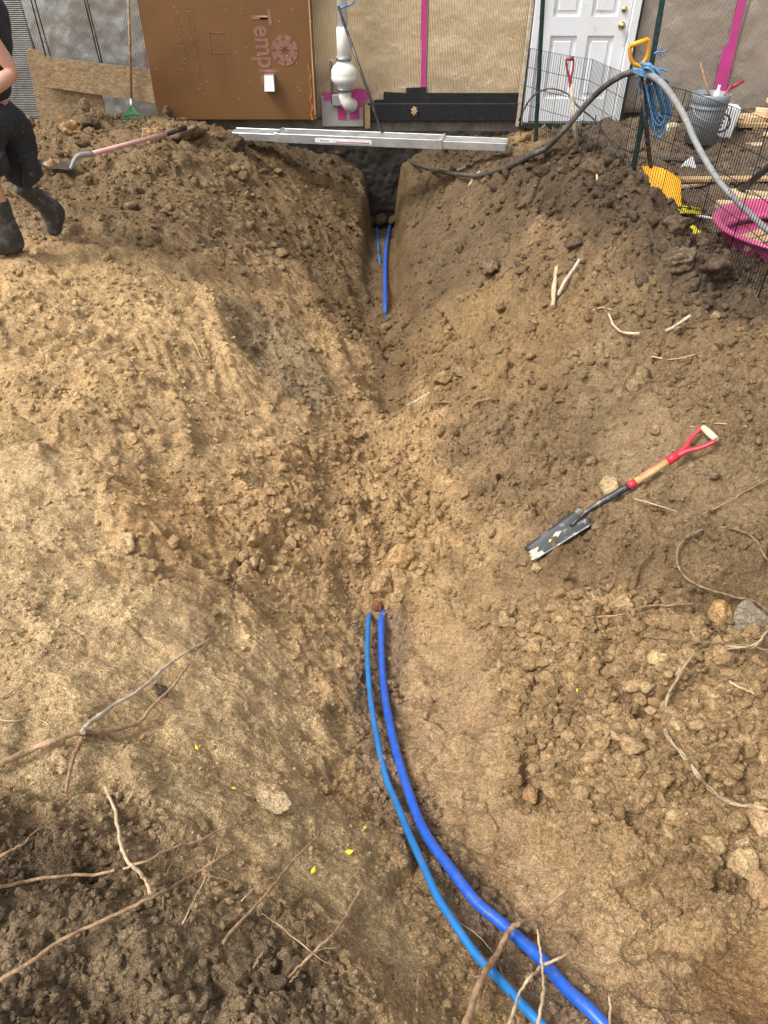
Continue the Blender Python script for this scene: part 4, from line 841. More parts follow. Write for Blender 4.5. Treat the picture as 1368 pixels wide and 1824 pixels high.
V += [v-uz*.0035 for v in V]; k_ = (nL+1)*(nW+1); W1 = nW+1
F_ = [(i*W1+j, i*W1+j+1, (i+1)*W1+j+1, (i+1)*W1+j) for i in range(nL) for j in range(nW)]; F_ += [tuple(k_+q for q in f[::-1]) for f in F_]
F_ += [(j, k_+j, k_+j+1, j+1) for j in range(nW)]+[(nL*W1+j, nL*W1+j+1, k_+nL*W1+j+1, k_+nL*W1+j) for j in range(nW)]+[(i*W1, (i+1)*W1, k_+(i+1)*W1, k_+i*W1) for i in range(nL)]+[(i*W1+nW, k_+i*W1+nW, k_+(i+1)*W1+nW, (i+1)*W1+nW) for i in range(nL)]
blade = child('blade', bl.add(V, F_, True), M['blade'], sp)
mb = MB(); g_ = random.Random(3)
for k in range(12):
    u_, w_ = (g_.uniform(.02,.14), g_.uniform(-.8,.4)) if k < 8 else (g_.uniform(.3,.75), g_.uniform(-.1,.45)); hw = (.052+.018*u_)*L
    c0 = a_+ux*bL*u_+uy*hw*w_+uz*(.0305+.007*w_*w_+.002); mb.add([c0+ux*(.012+.014*g_.random())*math.cos(q)+uy*(.006+.008*g_.random())*math.sin(q) for q in np.linspace(0, 5.6, 8)]+[c0+uz*.0035], [(i, (i+1) % 8, 8) for i in range(8)])
child('dried_mud', mb, mat('dried_mud', (.50,.46,.38), .9, var=.2, scale=30), blade)
nk = [a_+ux*bL*.72+uz*.034, a_+ux*bL*1.0+uz*.052, a_+ux*L*.42+uz*.050, a_+ux*L*.57+uz*.035]
child('socket', MB(True).tube(spline(nk, 7), [.008]*5+[.011]*8+[.016]*9, 14), M['darksteel'], sp)
child('collar', MB(True).tube([a_+ux*L*.565+uz*.035, a_+ux*L*.605+uz*.033], .018, 14), M['red'], sp)
child('shaft', MB(True).tube([a_+ux*L*.60+uz*.033, a_+ux*L*.78+uz*.025], .0165, 14), M['ash'], sp)
text('lettering', 'RAZORBACK', .022, M['red2'], sp, a_+ux*L*.63+uz*.0525-uy*.008, ux, uy)
child('handle_socket', MB(True).tube([a_+ux*L*.775+uz*.025, a_+ux*L*.83+uz*.022], [.019, .019], 14), M['red'], sp)
d_handle(sp, a_+ux*L*.815+uz*.022, ux, uy, L*.185, .10, .0112, M['red'], M['palewood'])

S1 = hits([(72, 305), (130, 318), (160, 295), (336, 260)])[0]; a_ = Vector(S1[1])+Z_*.07; d_ = Vector(S1[3])+Z_*.12
sv = empty('round_shovel', a_, 'shovel with faded pink handle and black grip lying on the left bank', 'shovel')
hh = [a_+Z_*.0, a_+(d_-a_)*.07+Z_*.07, a_+(d_-a_)*.16+Z_*.06]; child('socket', MB(True).tube(spline(hh, 7), [.014+.0006*i for i in range(15)], 10), M['rubber'], sv)
child('handle', MB(True).tube([hh[2], a_+(d_-a_)*.82+Z_*.03], .0185, 12), M['pinkh'], sv); child('ferrule', MB(True).tube([hh[2]-(d_-a_)*.01, hh[2]+(d_-a_)*.02], .022, 12), M['steel'], sv)
child('grip', MB(True).tube([a_+(d_-a_)*.81+Z_*.03, d_+Z_*.03], .021, 12), M['black'], sv)
tip = Vector(S1[0])+Z_*.07; ux, uy, uz = frame(a_-tip); Lb = (a_-tip).length; V = []; nL, nW = 10, 8
for i in range(nL+1):
    f_ = i/nL; hw = .11*math.sqrt(min(1, f_*1.9))*(1 if f_ < .9 else .8)
    for j in range(nW+1): g_ = j/nW*2-1; V.append(tip+ux*Lb*f_+uy*hw*g_+uz*(.02*g_*g_-.01*math.sin(f_*3)))
V += [v-uz*.003 for v in V]; k_ = (nL+1)*(nW+1); W1 = nW+1; F_ = [(i*W1+j, i*W1+j+1, (i+1)*W1+j+1, (i+1)*W1+j) for i in range(nL) for j in range(nW)]; F_ += [tuple(k_+q for q in f[::-1]) for f in F_]
child('blade', MB(True).add(V, F_, True), mat('rusty_steel', (.05,.035,.028), .6, .3, dirt=.2), sv)

# ------------------------------------------------------------------ fence posts, pen, poly scoop, hose, rope
def tpost(pb_, pt_, Yb, Yt, label):
    b, t = atY(*pb_, Yb), atY(*pt_, Yt); b = b-(t-b)*.25; t = t+(t-b)*.35; ux, uy, uz = frame(t-b, Vector((0,1,0)))
    rt = empty('fence_post', b, label, 'post', 'green steel fence posts'); R3 = Matrix((uy, uz, ux)).transposed(); c = (b+t)/2; Ln = (t-b).length
    child('flange', MB().box(c, (.040, .006, Ln), R3), M['green'], rt); child('web', MB().box(c+uz*.018, (.006, .036, Ln), R3), M['green'], rt)
    mb = MB()
    for k in range(int(Ln/.055)): mb.box(b+ux*(.03+.055*k)-uz*.007, (.010, .010, .022), R3)
    child('stud', mb, M['green'], rt)
tpost((954, 250), (967, 0), 7.85, 7.75, 'left green steel fence post in front of the white door')
tpost((1128, 305), (1180, 0), 5.95, 5.95, 'right green steel fence post with the blue rope hung on it')

pt = [((945, 86), .76), ((1000, 97), .77), ((1056, 106), .78), ((1088, 120), .79), ((1140, 141), .82), ((1222, 161), .86), ((1304, 190), .91), ((1372, 214), .95), ((1450, 250), .98)]
tops = [atZ(a, b, z) for (a, b), z in pt]
pen = empty('wire_pen', tops[3].to_2d().to_3d(), 'folding black wire exercise pen standing behind the dark berm', 'pen')
for k in range(len(tops)-1):
    a, b = tops[k], tops[k+1]; zb = .02; nW = max(6, int((b-a).to_2d().length/.036)); mb = MB(); hgt_ = .80
    pan = MB().tube([Vector((a.x, a.y, a.z-hgt_)), a, b, Vector((b.x, b.y, b.z-hgt_)), Vector((a.x, a.y, a.z-hgt_))], .0036, 5)
    po = child('pen_panel', pan, M['wire'], pen); V = []
    for i in range(1, nW):
        p = a.lerp(b, i/nW); mb.tube([p, p-Vector((0,0,hgt_))], .0021, 4, cap=False)
    for j in range(1, 5): mb.tube([a-Vector((0,0,hgt_*j/5)), b-Vector((0,0,hgt_*j/5))], .0024, 4, cap=False)
    wgrid = child('wire_grid', mb, M['wire'], po); wgrid['kind'] = 'stuff'

ps = empty('poly_scoop_shovel', atY(1160, 318, 5.85), 'yellow scoop shovel standing upright, D grip at the top', 'shovel')
g0, g1_ = atY(1140, 122, 5.85), atY(1161, 318, 5.85); ux, uy, uz = frame(g0-g1_, Vector((0,1,0)))
child('shaft', MB(True).tube([g1_-ux*.10, g0], .017, 12), M['black'], ps)
hd = MB(True); W_ = .062; gt = atY(1138, 76, 5.83); uu = (gt-g0).normalized(); vv = Vector((1,0,0)); vv = (vv-uu*vv.dot(uu)).normalized(); Lh = (gt-g0).length
pth = [g0-uu*.03, g0+uu*.01, g0+uu*.05-vv*.045, g0+uu*Lh*.6-vv*W_*.98, g0+uu*Lh-vv*W_]
hd.tube(spline(pth, 6), .0135, 10); hd.tube(spline([Vector(g0-uu*.03)]+[p-vv*2*((p-g0).dot(vv)) for p in pth[1:]], 6), .0135, 10)
child('yoke', hd, M['yellow'], ps); child('grip', MB(True).tube([g0+uu*Lh-vv*W_, g0+uu*Lh, g0+uu*Lh+vv*W_], .0165, 12), M['yellow'], ps)
c0 = atY(1162, 300, 5.80); c1 = atY(1222, 315, 5.62); c2 = atY(1205, 385, 5.45); V = []; n1, n2 = 14, 10
tl, tr, br, bl_ = atY(1142, 296, 5.85), atY(1212, 318, 5.55), atY(1214, 372, 5.30), atY(1172, 366, 5.40)
for i in range(n1+1):
    for j in range(n2+1):
        f_, g_ = i/n1, j/n2; p = tl.lerp(tr, f_).lerp(bl_.lerp(br, f_), g_); p = p+Vector((.05, .12, 0))*math.sin(math.pi*f_)*(.9) + Vector((0,0,.006))*math.cos(f_*40); V.append(p)
V += [v+Vector((.004,.006,0)) for v in V]; k_ = (n1+1)*(n2+1); W1 = n2+1; F_ = [(i*W1+j, i*W1+j+1, (i+1)*W1+j+1, (i+1)*W1+j) for i in range(n1) for j in range(n2)]; F_ += [tuple(k_+q for q in f[::-1]) for f in F_]
child('scoop', MB(True).add(V, F_, True), M['yellow'], ps)

rs = empty('red_grip_shovel', atY(1026, 250, 7.2), 'shovel with red D grip standing before the white door', 'shovel')
s0, s1_ = atY(1017, 148, 7.3), atY(1027, 262, 7.25); child('shaft', MB(True).tube([s1_, s0], .016, 10), M['oldwood'], rs)
d_handle(rs, s0-Vector((0,0,.03)), (atY(1016, 100, 7.3)-s0).normalized(), Vector((1,0,0)), (atY(1016, 102, 7.3)-s0).length+.02, .07, .013, M['red2'], M['red2'])
child('lower_band', MB(True).tube([s0.lerp(s1_, .48), s0.lerp(s1_, .53)], .019, 10), M['red2'], rs)
thing_mesh('wire_hoop', MB(True).tube(spline([atY(924, 215, 7.9), atY(942, 180, 7.8), atY(962, 163, 7.7), atY(985, 158, 7.6), atY(1012, 168, 7.5), atY(1030, 190, 7.4), atY(1060, 215, 7.2), atY(1090, 255, 6.9), atY(1122, 298, 6.5)], 6), .008, 6), M['drab'], 'thin dark hoop arching low before the door', 'hoop')
thing_mesh('wire_stake', MB(True).tube([atY(1040, 285, 6.6), atY(1062, 205, 6.7)], .007, 6), M['drab'], 'thin wire stake leaning behind the berm', 'stake')

hgp, hgt__ = hits([(712,285), (738,300), (775,313), (820,321), (860,322), (905,308), (945,288)])
hp = [Vector(p)+Vector((0,-.04,.06)) for p in hgp]+[atY(975, 262, hgp[-1][1]-.1), atY(1010, 226, hgp[-1][1]-.2), atY(1045, 185, 6.1), atY(1080, 152, 6.0), atY(1110, 134, 5.92), atY(1136, 126, 5.87)]
print('hose', [tuple(round(c, 2) for c in p) for p in hp])
hq = [hp[-1], atY(1160, 134, 5.75), atY(1185, 155, 5.5), atY(1215, 200, 5.1), atY(1240, 255, 4.8), atY(1275, 315, 4.4), atY(1310, 355, 4.1), atY(1345, 390, 3.85), atY(1380, 420, 3.65), atY(1450, 470, 3.3)]
hs_ = empty('hose', hp[-1], 'muddy hose arching from the trench over the green post to the right', 'hose')
child('muddy_length', MB(True).tube(spline(hp, 7), .021, 12, noise_=.15), M['drab'], hs_)
child('grey_length', MB(True).tube(spline(hq, 7), [.024-.008*min(1, i/40) for i in range(len(spline(hq, 7)))], 14), M['hose'], hs_)
thing_mesh('black_pipe', MB(True).tube([atZ(1304, 352, .06), atY(1340, 322, 5.5), atY(1400, 270, 5.3)], .026, 12), M['black'], 'straight black pipe rising to the right behind the grey hose', 'pipe')
thing_mesh('black_pipe', MB(True).tube(spline([atZ(1150, 283, .05), atZ(1220, 287, .06), atZ(1300, 293, .06), atZ(1400, 301, .07)], 5), .02, 10), M['black'], 'long black pipe lying flat across the yard', 'pipe')

rp = empty('rope_coil', atY(1160, 125, 5.85), 'coil of blue rope hanging from the green post by the yellow grip', 'rope'); rg = random.Random(8)
for k in range(11):
    o_ = Vector((rg.uniform(-.02,.02), rg.uniform(-.05,.03), 0)); dx = rg.uniform(-4, 4); by = rg.uniform(205, 240)
    P_ = [atY(1142+dx, 128, 5.88), atY(1152+dx, 115+rg.uniform(-2,4), 5.80), atY(1166+dx, 130, 5.78), atY(1178+dx*1.5, 165, 5.78), atY(1186+dx, 200, 5.8), atY(1180+dx, by, 5.82), atY(1168+dx, by-4, 5.84), atY(1160+dx, 190, 5.86), atY(1152+dx, 150, 5.88)]
    child('rope_loop', MB(True).tube([Vector(q)+o_ for q in spline(P_, 6)], .0085, 7), M['rope'], rp)
for k in range(4): child('rope_wrap', MB(True).tube(spline([atY(1128, 122+k*2, 5.83), atY(1145, 126+k*3, 5.78), atY(1165, 131+k*4, 5.78), atY(1190, 146+k*4, 5.84)], 5), .008, 7), M['rope'], rp)
for pts in ([(1165, 96), (1172, 92), (1180, 93), (1186, 90)], [(1172, 94), (1180, 100), (1178, 104)], [(1166, 122), (1180, 124), (1190, 126)], [(1140, 165), (1138, 145), (1146, 133)]):
    child('loose_end', MB(True).tube(spline([atY(a, b, 5.84) for a, b in pts], 5), .006, 6), M['rope'], rp)

# ------------------------------------------------------------------ the yard on the right
def rest(x, y): return float(hgt(x, y)[0])
bk = atZ(1243, 262, .08); bz = rest(bk.x, bk.y)-.01; rb, rt2 = .135, .165; hb = .40
bu = empty('grey_bucket', (bk.x, bk.y, bz), 'grey bucket full of tools beyond the hose', 'bucket')
child('bucket_body', MB(True).lathe([(0, .0), (rb, .0), (rb+.02, hb*.65), (rb+.022, hb*.7), (rt2, hb*.72), (rt2, hb*.75), (rt2-.006, hb*.76), (rt2, hb*.82), (rt2+.008, hb*.84), (rt2, hb*.92), (rt2+.006, hb), (rt2-.004, hb), (rt2-.012, hb*.8), (0, hb*.78)], 36, (bk.x, bk.y, bz)), M['bucket'], bu)
child('wire_bail', MB(True).tube(spline([(bk.x-rt2, bk.y, bz+hb*.85), (bk.x-rt2*.8, bk.y-.12, bz+hb*.6), (bk.x, bk.y-.19, bz+hb*.5), (bk.x+rt2*.8, bk.y-.12, bz+hb*.6), (bk.x+rt2, bk.y, bz+hb*.85)], 5), .003, 5), M['steel'], bu)
B0 = Vector((bk.x, bk.y, bz+hb*.8))
thing_mesh('hand_tool', MB(True).tube([B0+Vector((.05,.0,-.05)), B0+Vector((-.13,.12,.30))], .009, 8), M['root'], 'thin reddish tool handle leaning out of the grey bucket', 'tool')
cl = MB(True).tube([B0+Vector((.07,-.02,-.04)), B0+Vector((.16,.0,.15))], .012, 8).tube([B0+Vector((.14,.0,.11)), B0+Vector((.26,.02,.17))], .016, 8); thing_mesh('clamp', cl, M['red2'], 'red clamp sticking out of the grey bucket to the right', 'tool')
thing_mesh('drill', MB().box(B0+Vector((-.06,-.02,.04)), (.13,.07,.06), Matrix.Rotation(.3, 3, 'Z'), .02).box(B0+Vector((-.02,-.02,-.02)), (.04,.05,.11), None, .01), M['black'], 'black power tool on top in the grey bucket', 'tool')
thing_mesh('bottle', MB(True).lathe([(0,0),(.03,0),(.03,.13),(.012,.16),(.012,.19),(0,.19)], 14, B0+Vector((.03,-.05,-.04))), M['paper'], 'pale bottle upright in the grey bucket', 'bottle')
wb = atZ(1282, 250, .08); wz = rest(wb.x, wb.y)-.01; wr_ = Matrix.Rotation(R(-14), 3, 'Z') @ Matrix.Rotation(R(7), 3, 'Y')
wbx = empty('white_carton', (wb.x, wb.y, wz), 'white box with a round black logo standing right of the grey bucket', 'box')
child('carton_body', MB().box((wb.x, wb.y+.12, wz+.14), (.27, .22, .28), wr_, .008), M['white'], wbx)
ux_ = wr_ @ Vector((1,0,0)); uz_ = wr_ @ Vector((0,0,1)); uy_ = wr_ @ Vector((0,1,0)); f0 = Vector((wb.x, wb.y+.12, wz+.14))-uy_*.1115
mb = MB(); 
for i in range(18):
    a0, a1 = -2.2+i*.26, -2.2+(i+1)*.26; mb.prism([(.085*math.cos(a0), .085*math.sin(a0)), (.085*math.cos(a1), .085*math.sin(a1)), (.068*math.cos(a1), .068*math.sin(a1)), (.068*math.cos(a0), .068*math.sin(a0))], ux_, uz_, uy_*.001, f0)
for i in range(3): mb.prism([(-.05, -.04+i*.035), (.02, -.04+i*.035), (.02, -.025+i*.035), (-.05, -.025+i*.035)], ux_, uz_, uy_*.001, f0)
child('printed_logo', mb, M['logo'], wbx)
def board(px, py, Lx, Wd, Th, yaw, m, label, zoff=0, tilt=0, px_z=.08):
    p = atZ(px, py, px_z); z = rest(p.x, p.y)+zoff+Th/2; rr = Matrix.Rotation(R(yaw), 3, 'Z') @ Matrix.Rotation(R(tilt), 3, 'Y')
    return thing_mesh('lumber', MB().box((p.x, p.y, z), (Lx, Wd, Th), rr, .003), m, label, 'lumber', 'lumber lying in the yard')
board(1345, 243, .42, .14, .038, -4, M['lumber2'], 'lowest tan board of the lumber stack by the wall', .03)
board(1338, 238, .26, .20, .04, 12, M['lumber'], 'pale short block on the left end of the lumber stack', .08)
board(1362, 238, .28, .22, .045, -20, M['lumber'], 'pale block leaning over the middle of the lumber stack', .10)
board(1385, 240, .40, .16, .07, 8, M['lumber2'], 'thick tan block at the right end of the lumber stack', .08)
board(1385, 232, .34, .2, .04, -8, M['lumber'], 'pale board lying on top at the right of the lumber stack', .18)
board(1392, 222, .30, .12, .05, 4, M['lumber2'], 'topmost brown block of the lumber stack', .24)
board(1352, 262, .26, .12, .03, 20, M['lumber'], 'pale flat offcut lying alone in front of the lumber stack', .0)
board(1372, 256, .2, .10, .03, 35, M['lumber'], 'small pale offcut beside the flat offcut', .02)
board(1325, 322, 1.15, .09, .025, 2, M['lumber2'], 'long narrow plank lying across the yard behind the scoop', .01)
board(1232, 324, .42, .08, .02, 24, M['lumber'], 'short narrow plank angled from the yellow scoop', .02)
board(1318, 372, .34, .09, .05, -6, M['lumber'], 'short tan block just behind the pink pool', .02)
board(1342, 362, .36, .2, .03, -18, M['lumber'], 'flat pale panel offcut behind the pink pool', .05)
board(1376, 374, .16, .12, .10, 10, M['bucket'], 'grey metal block behind the pink pool', .0)
p_ = atZ(1226, 296, .06); pm = MB(); z_ = rest(p_.x, p_.y)
pm.add([p_+Vector((-.07,0,z_-p_.z)), p_+Vector((.07,-.02,z_-p_.z)), p_+Vector((.02,.05,z_-p_.z+.01)), p_+Vector((.015,.0,z_-p_.z+.10)), p_+Vector((-.02,.05,z_-p_.z+.04))], [(0,1,3),(1,2,3),(0,3,4),(3,2,4),(0,2,1)]); thing_mesh('paper_scrap', pm, M['paper'], 'crumpled white scrap of paper on the dirt yard', 'paper')
thing_mesh('white_pipe', MB(True).tube([atZ(1190, 375, .07), atZ(1240, 384, .06), atZ(1300, 395, .05)], .010, 8), M['pvc'], 'thin white pipe lying left of the pink pool', 'pipe')
mb = MB(True)
for k in range(7): mb.tube(spline([atZ(1198+rg.uniform(-3,3), 362+k*3, .10), atZ(1222, 366+k*2.2, .11+rg.uniform(0,.03)), atZ(1246+rg.uniform(-4,4), 372+k*1.6, .08)], 5), .005, 5)
thing_mesh('yellow_netting', mb, M['lime'], 'tangle of yellow netting on the clay below the scoop', 'netting')
mb = MB(True); n_ = 14
for i in range(n_):
    f_ = i/n_; mb.box(atZ(1224+34*f_, 398+33*f_, .09), (.035, .05, .03), Matrix.Rotation(.8+i, 3, 'Z'), .008)
thing_mesh('yellow_strap', mb, M['lime'], 'bunched yellow strap running toward the pink pool', 'strap')
thing_mesh('dark_cord', MB(True).tube(spline([atZ(1175, 366, .2), atZ(1200, 388, .15), atZ(1225, 405, .1), atZ(1260, 432, .08), atZ(1290, 455, .08)], 5), .010, 6), M['black'], 'thin black cord beside the yellow strap', 'cord')
thing_mesh('pallet_foot', MB().box(atZ(1190, 250, .05)+Vector((0,0,.06)), (.16, .1, .18), Matrix.Rotation(.5, 3, 'Z'), .02), M['oldwood'], 'weathered chunk of wood behind the blue rope', 'wood')
# pink pool with boards in it
pc = atZ(1436, 408, .22); pr, ph = .53, .21; pz0 = rest(2.4, pc.y)-.02
po = empty('wading_pool', (pc.x, pc.y, pz0), 'pink plastic wading pool with boards inside at the right edge', 'pool')
child('pool_wall', MB(True).lathe([(pr*.86, .0), (pr*.90, ph*.35), (pr*.88, ph*.40), (pr*.94, ph*.75), (pr*.98, ph*.93), (pr+.03, ph*.95), (pr+.035, ph), (pr+.01, ph+.012), (pr-.02, ph), (pr*.93, ph*.8), (pr*.88, ph*.4), (pr*.83, .03), (0, .025), (0, 0), (pr*.86, 0)], 56, (pc.x, pc.y, pz0)), M['pool'], po)
child('pool_floor', MB(True).lathe([(pr*.84, .034), (0, .036)], 40, (pc.x, pc.y, pz0)), M['poolin'], po)
for a in (2.6, 3.6, 1.9): 
    q = Vector((pc.x+pr*.945*math.cos(a), pc.y+pr*.945*math.sin(a), pz0+ph*.72)); child('handle_slot', MB(True).lathe([(0, .0), (.022, .0), (.026, .006)], 14, q, Matrix.Rotation(a, 3, 'Z') @ Matrix.Rotation(-math.pi/2, 3, 'Y')), M['palewood'], po)
for k, (dx, dy, yw, lb_) in enumerate(((-.16, .16, 30, 'upper tan board lying inside the pink pool'), (-.10, .04, 26, 'middle tan board lying inside the pink pool'), (-.04, -.10, 22, 'lower tan board lying inside the pink pool'))):
    thing_mesh('lumber', MB().box((pc.x+dx, pc.y+dy, pz0+.12+.02*k), (.70, .075, .035), Matrix.Rotation(R(yw), 3, 'Z') @ Matrix.Rotation(R(-3), 3, 'Y'), .003), M['lumber2'], lb_, 'lumber', 'boards inside the pool')

# ------------------------------------------------------------------ person at the left edge
def skin_body(name, verts, edges, radii, m, sub=2):
    me = bpy.data.meshes.new(name); me.from_pydata([tuple(v) for v in verts], edges, []); o = bpy.data.objects.new(name, me); scene.collection.objects.link(o)
    md = o.modifiers.new('skin', 'SKIN'); md.use_smooth_shade = True
    for i, r in enumerate(radii): d = me.skin_vertices[0].data[i]; d.radius = (r, r) if not isinstance(r, tuple) else r; d.use_root = (i == 0)
    o.modifiers.new('sub', 'SUBSURF').levels = sub; o.modifiers['sub'].render_levels = sub
    bpy.context.view_layer.update(); me2 = bpy.data.meshes.new_from_object(o.evaluated_get(bpy.context.evaluated_depsgraph_get())); bpy.data.objects.remove(o)
    me2.polygons.foreach_set('use_smooth', [True]*len(me2.polygons)); return me2
YG = hits([(22, 455)])[0][0][1]; YP = YG+.08; V3 = lambda px, py, Y=4.80: atY(px, py, Y-4.70+YG)
gz0 = rest(-2.5, 4.8)
hipc = V3(-24, 186); sh = V3(-42, -14); hipF, hipR = hipc+Vector((-.0,-.10,0)), hipc+Vector((0,.09,0))
kneeF, ankF = V3(-16, 332, 4.66), V3(24, 428, 4.70); kneeR, ankR = V3(50, 340, 4.95), V3(94, 374, 5.05)
heelF, toeF = ankF+Vector((.03,.02,-.09)), ankF+Vector((-.20,-.08,-.085)); toeR = ankR+Vector((.0,-.0,-.17))+Vector((-.04,0,0))
shN, shFar = sh+Vector((.0,-.19,0)), sh+Vector((0,.19,0)); elN = V3(24, 128, 4.66); wrN = V3(-28, 172, 4.52)
elF, wrF = shFar+Vector((-.10,.05,-.26)), shFar+Vector((-.32,.0,-.30)); neck = sh+Vector((-.02,0,.10)); head = sh+Vector((-.06,0,.26))
BV = [hipc, hipc+Vector((0,0,.12)), hipc.lerp(sh, .62), sh+Vector((0,0,-.03)), neck, neck.lerp(head, .45), head, head+Vector((0,0,.09)),
      hipF+Vector((0,0,-.05)), hipF.lerp(kneeF, .5), kneeF, kneeF.lerp(ankF, .35), ankF, heelF.lerp(ankF, .4), toeF.lerp(ankF, .6), toeF.lerp(ankF, .4),
      hipR+Vector((0,0,-.05)), hipR.lerp(kneeR, .5), kneeR, kneeR.lerp(ankR, .35), ankR, ankR.lerp(toeR, .3), ankR.lerp(toeR, .55),
      shN, shN.lerp(elN, .5), elN, elN.lerp(wrN, .4), wrN, wrN+(wrN-elN).normalized()*.06,
      shFar, shFar.lerp(elF, .5), elF, elF.lerp(wrF, .4), wrF, wrF+(wrF-elF).normalized()*.06, head+Vector((-.085,0,-.015)), head+Vector((-.06,0,-.07))]
BE = [(0,1),(1,2),(2,3),(3,4),(4,5),(5,6),(6,7),(0,8),(8,9),(9,10),(10,11),(11,12),(12,13),(12,14),(14,15),(0,16),(16,17),(17,18),(18,19),(19,20),(20,21),(21,22),(3,23),(23,24),(24,25),(25,26),(26,27),(27,28),(3,29),(29,30),(30,31),(31,32),(32,33),(33,34),(6,35),(5,36)]
BR = [.13,.11,.13,.12,.06,.06,.09,.06,.095,.08,.055,.058,.038,.026,.028,.02,.095,.08,.055,.058,.038,.03,.022,.062,.047,.040,.042,.028,.032,.062,.047,.040,.042,.028,.032,.022,.04]
for base_, wr in ((28, wrN-elN), (34, wrF-elF)):
    d = wr.normalized(); sdv = d.cross(Vector((0,0,1))).normalized(); o_ = BV[base_]
    for k, (off, ln) in enumerate(((-.03,.07),(-.01,.08),(.01,.075),(.03,.06))):
        i0 = len(BV); q = o_+d*.03+sdv*off; BV += [q, q+d*ln*.5+Vector((0,0,-.012)), q+d*ln*.75+Vector((0,0,-.04))]; BR += [.0095,.0088,.008]; BE += [(base_, i0), (i0, i0+1), (i0+1, i0+2)]
    i0 = len(BV); q = o_-sdv*.035; BV += [q, q+d*.04-sdv*.012+Vector((0,0,-.015))]; BR += [.012, .009]; BE += [(base_, i0), (i0, i0+1)]
pe = empty('person', (hipc.x, YP, gz0), 'person in black sleeveless shirt, black shorts and rubber boots striding out at left', 'person')
child('body', skin_body('body', BV, BE, BR, M['skin']), M['skin'], pe)
def fold_tube(pts, rs, n=28, seed=1, amp=.06, cap=True):
    Q = spline(pts, 8); RR = [float(r[0]) for r in spline([[r] for r in rs], 8)]; mb = MB(True); mb.tube(Q, RR, n, cap=cap, noise_=amp*3, seed=seed); return mb
def clothing(name, V_, E_, R_, m, parent=pe, disp=.012, seed=0):
    me = skin_body(name, V_, E_, R_, m, 3)
    for v in me.vertices:
        q = v.co*9+Vector((seed, 0, 0)); v.co += v.normal*disp*(mnoise.fractal(q, 1, 2, 3)) 
    return child(name, me, m, parent)
clothing('shirt', [hipc+Vector((0,0,.0)), hipc+Vector((0,0,.12)), hipc.lerp(sh, .62), sh+Vector((0,0,-.02)), sh+Vector((0,0,.03)), shN.lerp(sh, .25), shFar.lerp(sh, .25)], [(0,1),(1,2),(2,3),(3,4),(3,5),(3,6)], [.165,.16,.17,.15,.09,.075,.075], M['cloth'], seed=3)
kF, kR = hipF.lerp(kneeF, .93), hipR.lerp(kneeR, .97)
sh_ = clothing('shorts', [hipc+Vector((0,0,.09)), hipc+Vector((0,0,-.02)), hipF.lerp(kneeF, .2), hipF.lerp(kneeF, .55), kF, hipR.lerp(kneeR, .2)+Vector((.03,0,0)), hipR.lerp(kneeR, .55)+Vector((.02,0,0)), kR], [(0,1),(1,2),(2,3),(3,4),(1,5),(5,6),(6,7)], [.16,.175,.14,.13,.115,.145,.135,.115], M['cloth'], disp=.03, seed=6)
pk = hipR.lerp(kneeR, .72)+Vector((.10,-.08,.0)); child('cargo_pocket', MB().box(pk, (.05, .15, .17), Matrix.Rotation(.25, 3, 'Y'), .015).box(pk+Vector((.004,0,.08)), (.06, .16, .05), Matrix.Rotation(.25, 3, 'Y'), .012), M['cloth'], sh_)
def bootm(kn, an, hl, to, s):
    top = an+(kn-an).normalized()*.27; me = skin_body('boot', [top, top.lerp(an, .5), an+Vector((0,0,.01)), hl+Vector((0,0,.02)), an.lerp(to, .55), to], [(0,1),(1,2),(2,3),(2,4),(4,5)], [.066,.062,.056,.045,.052,.042], M['boot'], 3)
    for v in me.vertices: v.co += v.normal*.006*mnoise.fractal(v.co*14+Vector((s,0,0)), 1, 2, 3)
    b = child('boot', me, M['boot'], pe)
    return b
bF = bootm(kneeF, ankF, heelF, toeF, 1); zf = min(heelF.z, toeF.z)-.03
so = MB(True); dd = (toeF-heelF).normalized(); sdv = dd.cross(Vector((0,0,1))); P_ = []
for i in range(20):
    a = 6.283*i/20; P_.append((heelF.lerp(toeF, .5)+dd*.165*math.cos(a)+sdv*(.052+.008*math.cos(a))*math.sin(a)))
so.add([Vector((p.x, p.y, heelF.z-.05+.018)) for p in P_]+[Vector((p.x, p.y, heelF.z-.05-.008)) for p in P_], [tuple(range(20)), tuple(range(20, 40))[::-1]]+[(i, (i+1) % 20, 20+(i+1) % 20, 20+i) for i in range(20)], False); child('sole', so, M['sole'], bF)
bR = bootm(kneeR, ankR, ankR+Vector((.07,.0,-.03)), toeR, 4)
hm = skin_body('hair', [head+Vector((.02,0,.03)), head+Vector((.03,0,.08)), head+Vector((.03,0,-.04))], [(0,1),(0,2)], [.10,.07,.07], M['hair']); child('hair', hm, M['hair'], pe)
for s_ in (-1, 1): child('eye', MB(True).lathe([(0,-.011),(.008,-.008),(.011,0),(.008,.008),(0,.011)], 10, head+Vector((-.082,.032*s_,.005))), M['paper'], pe)

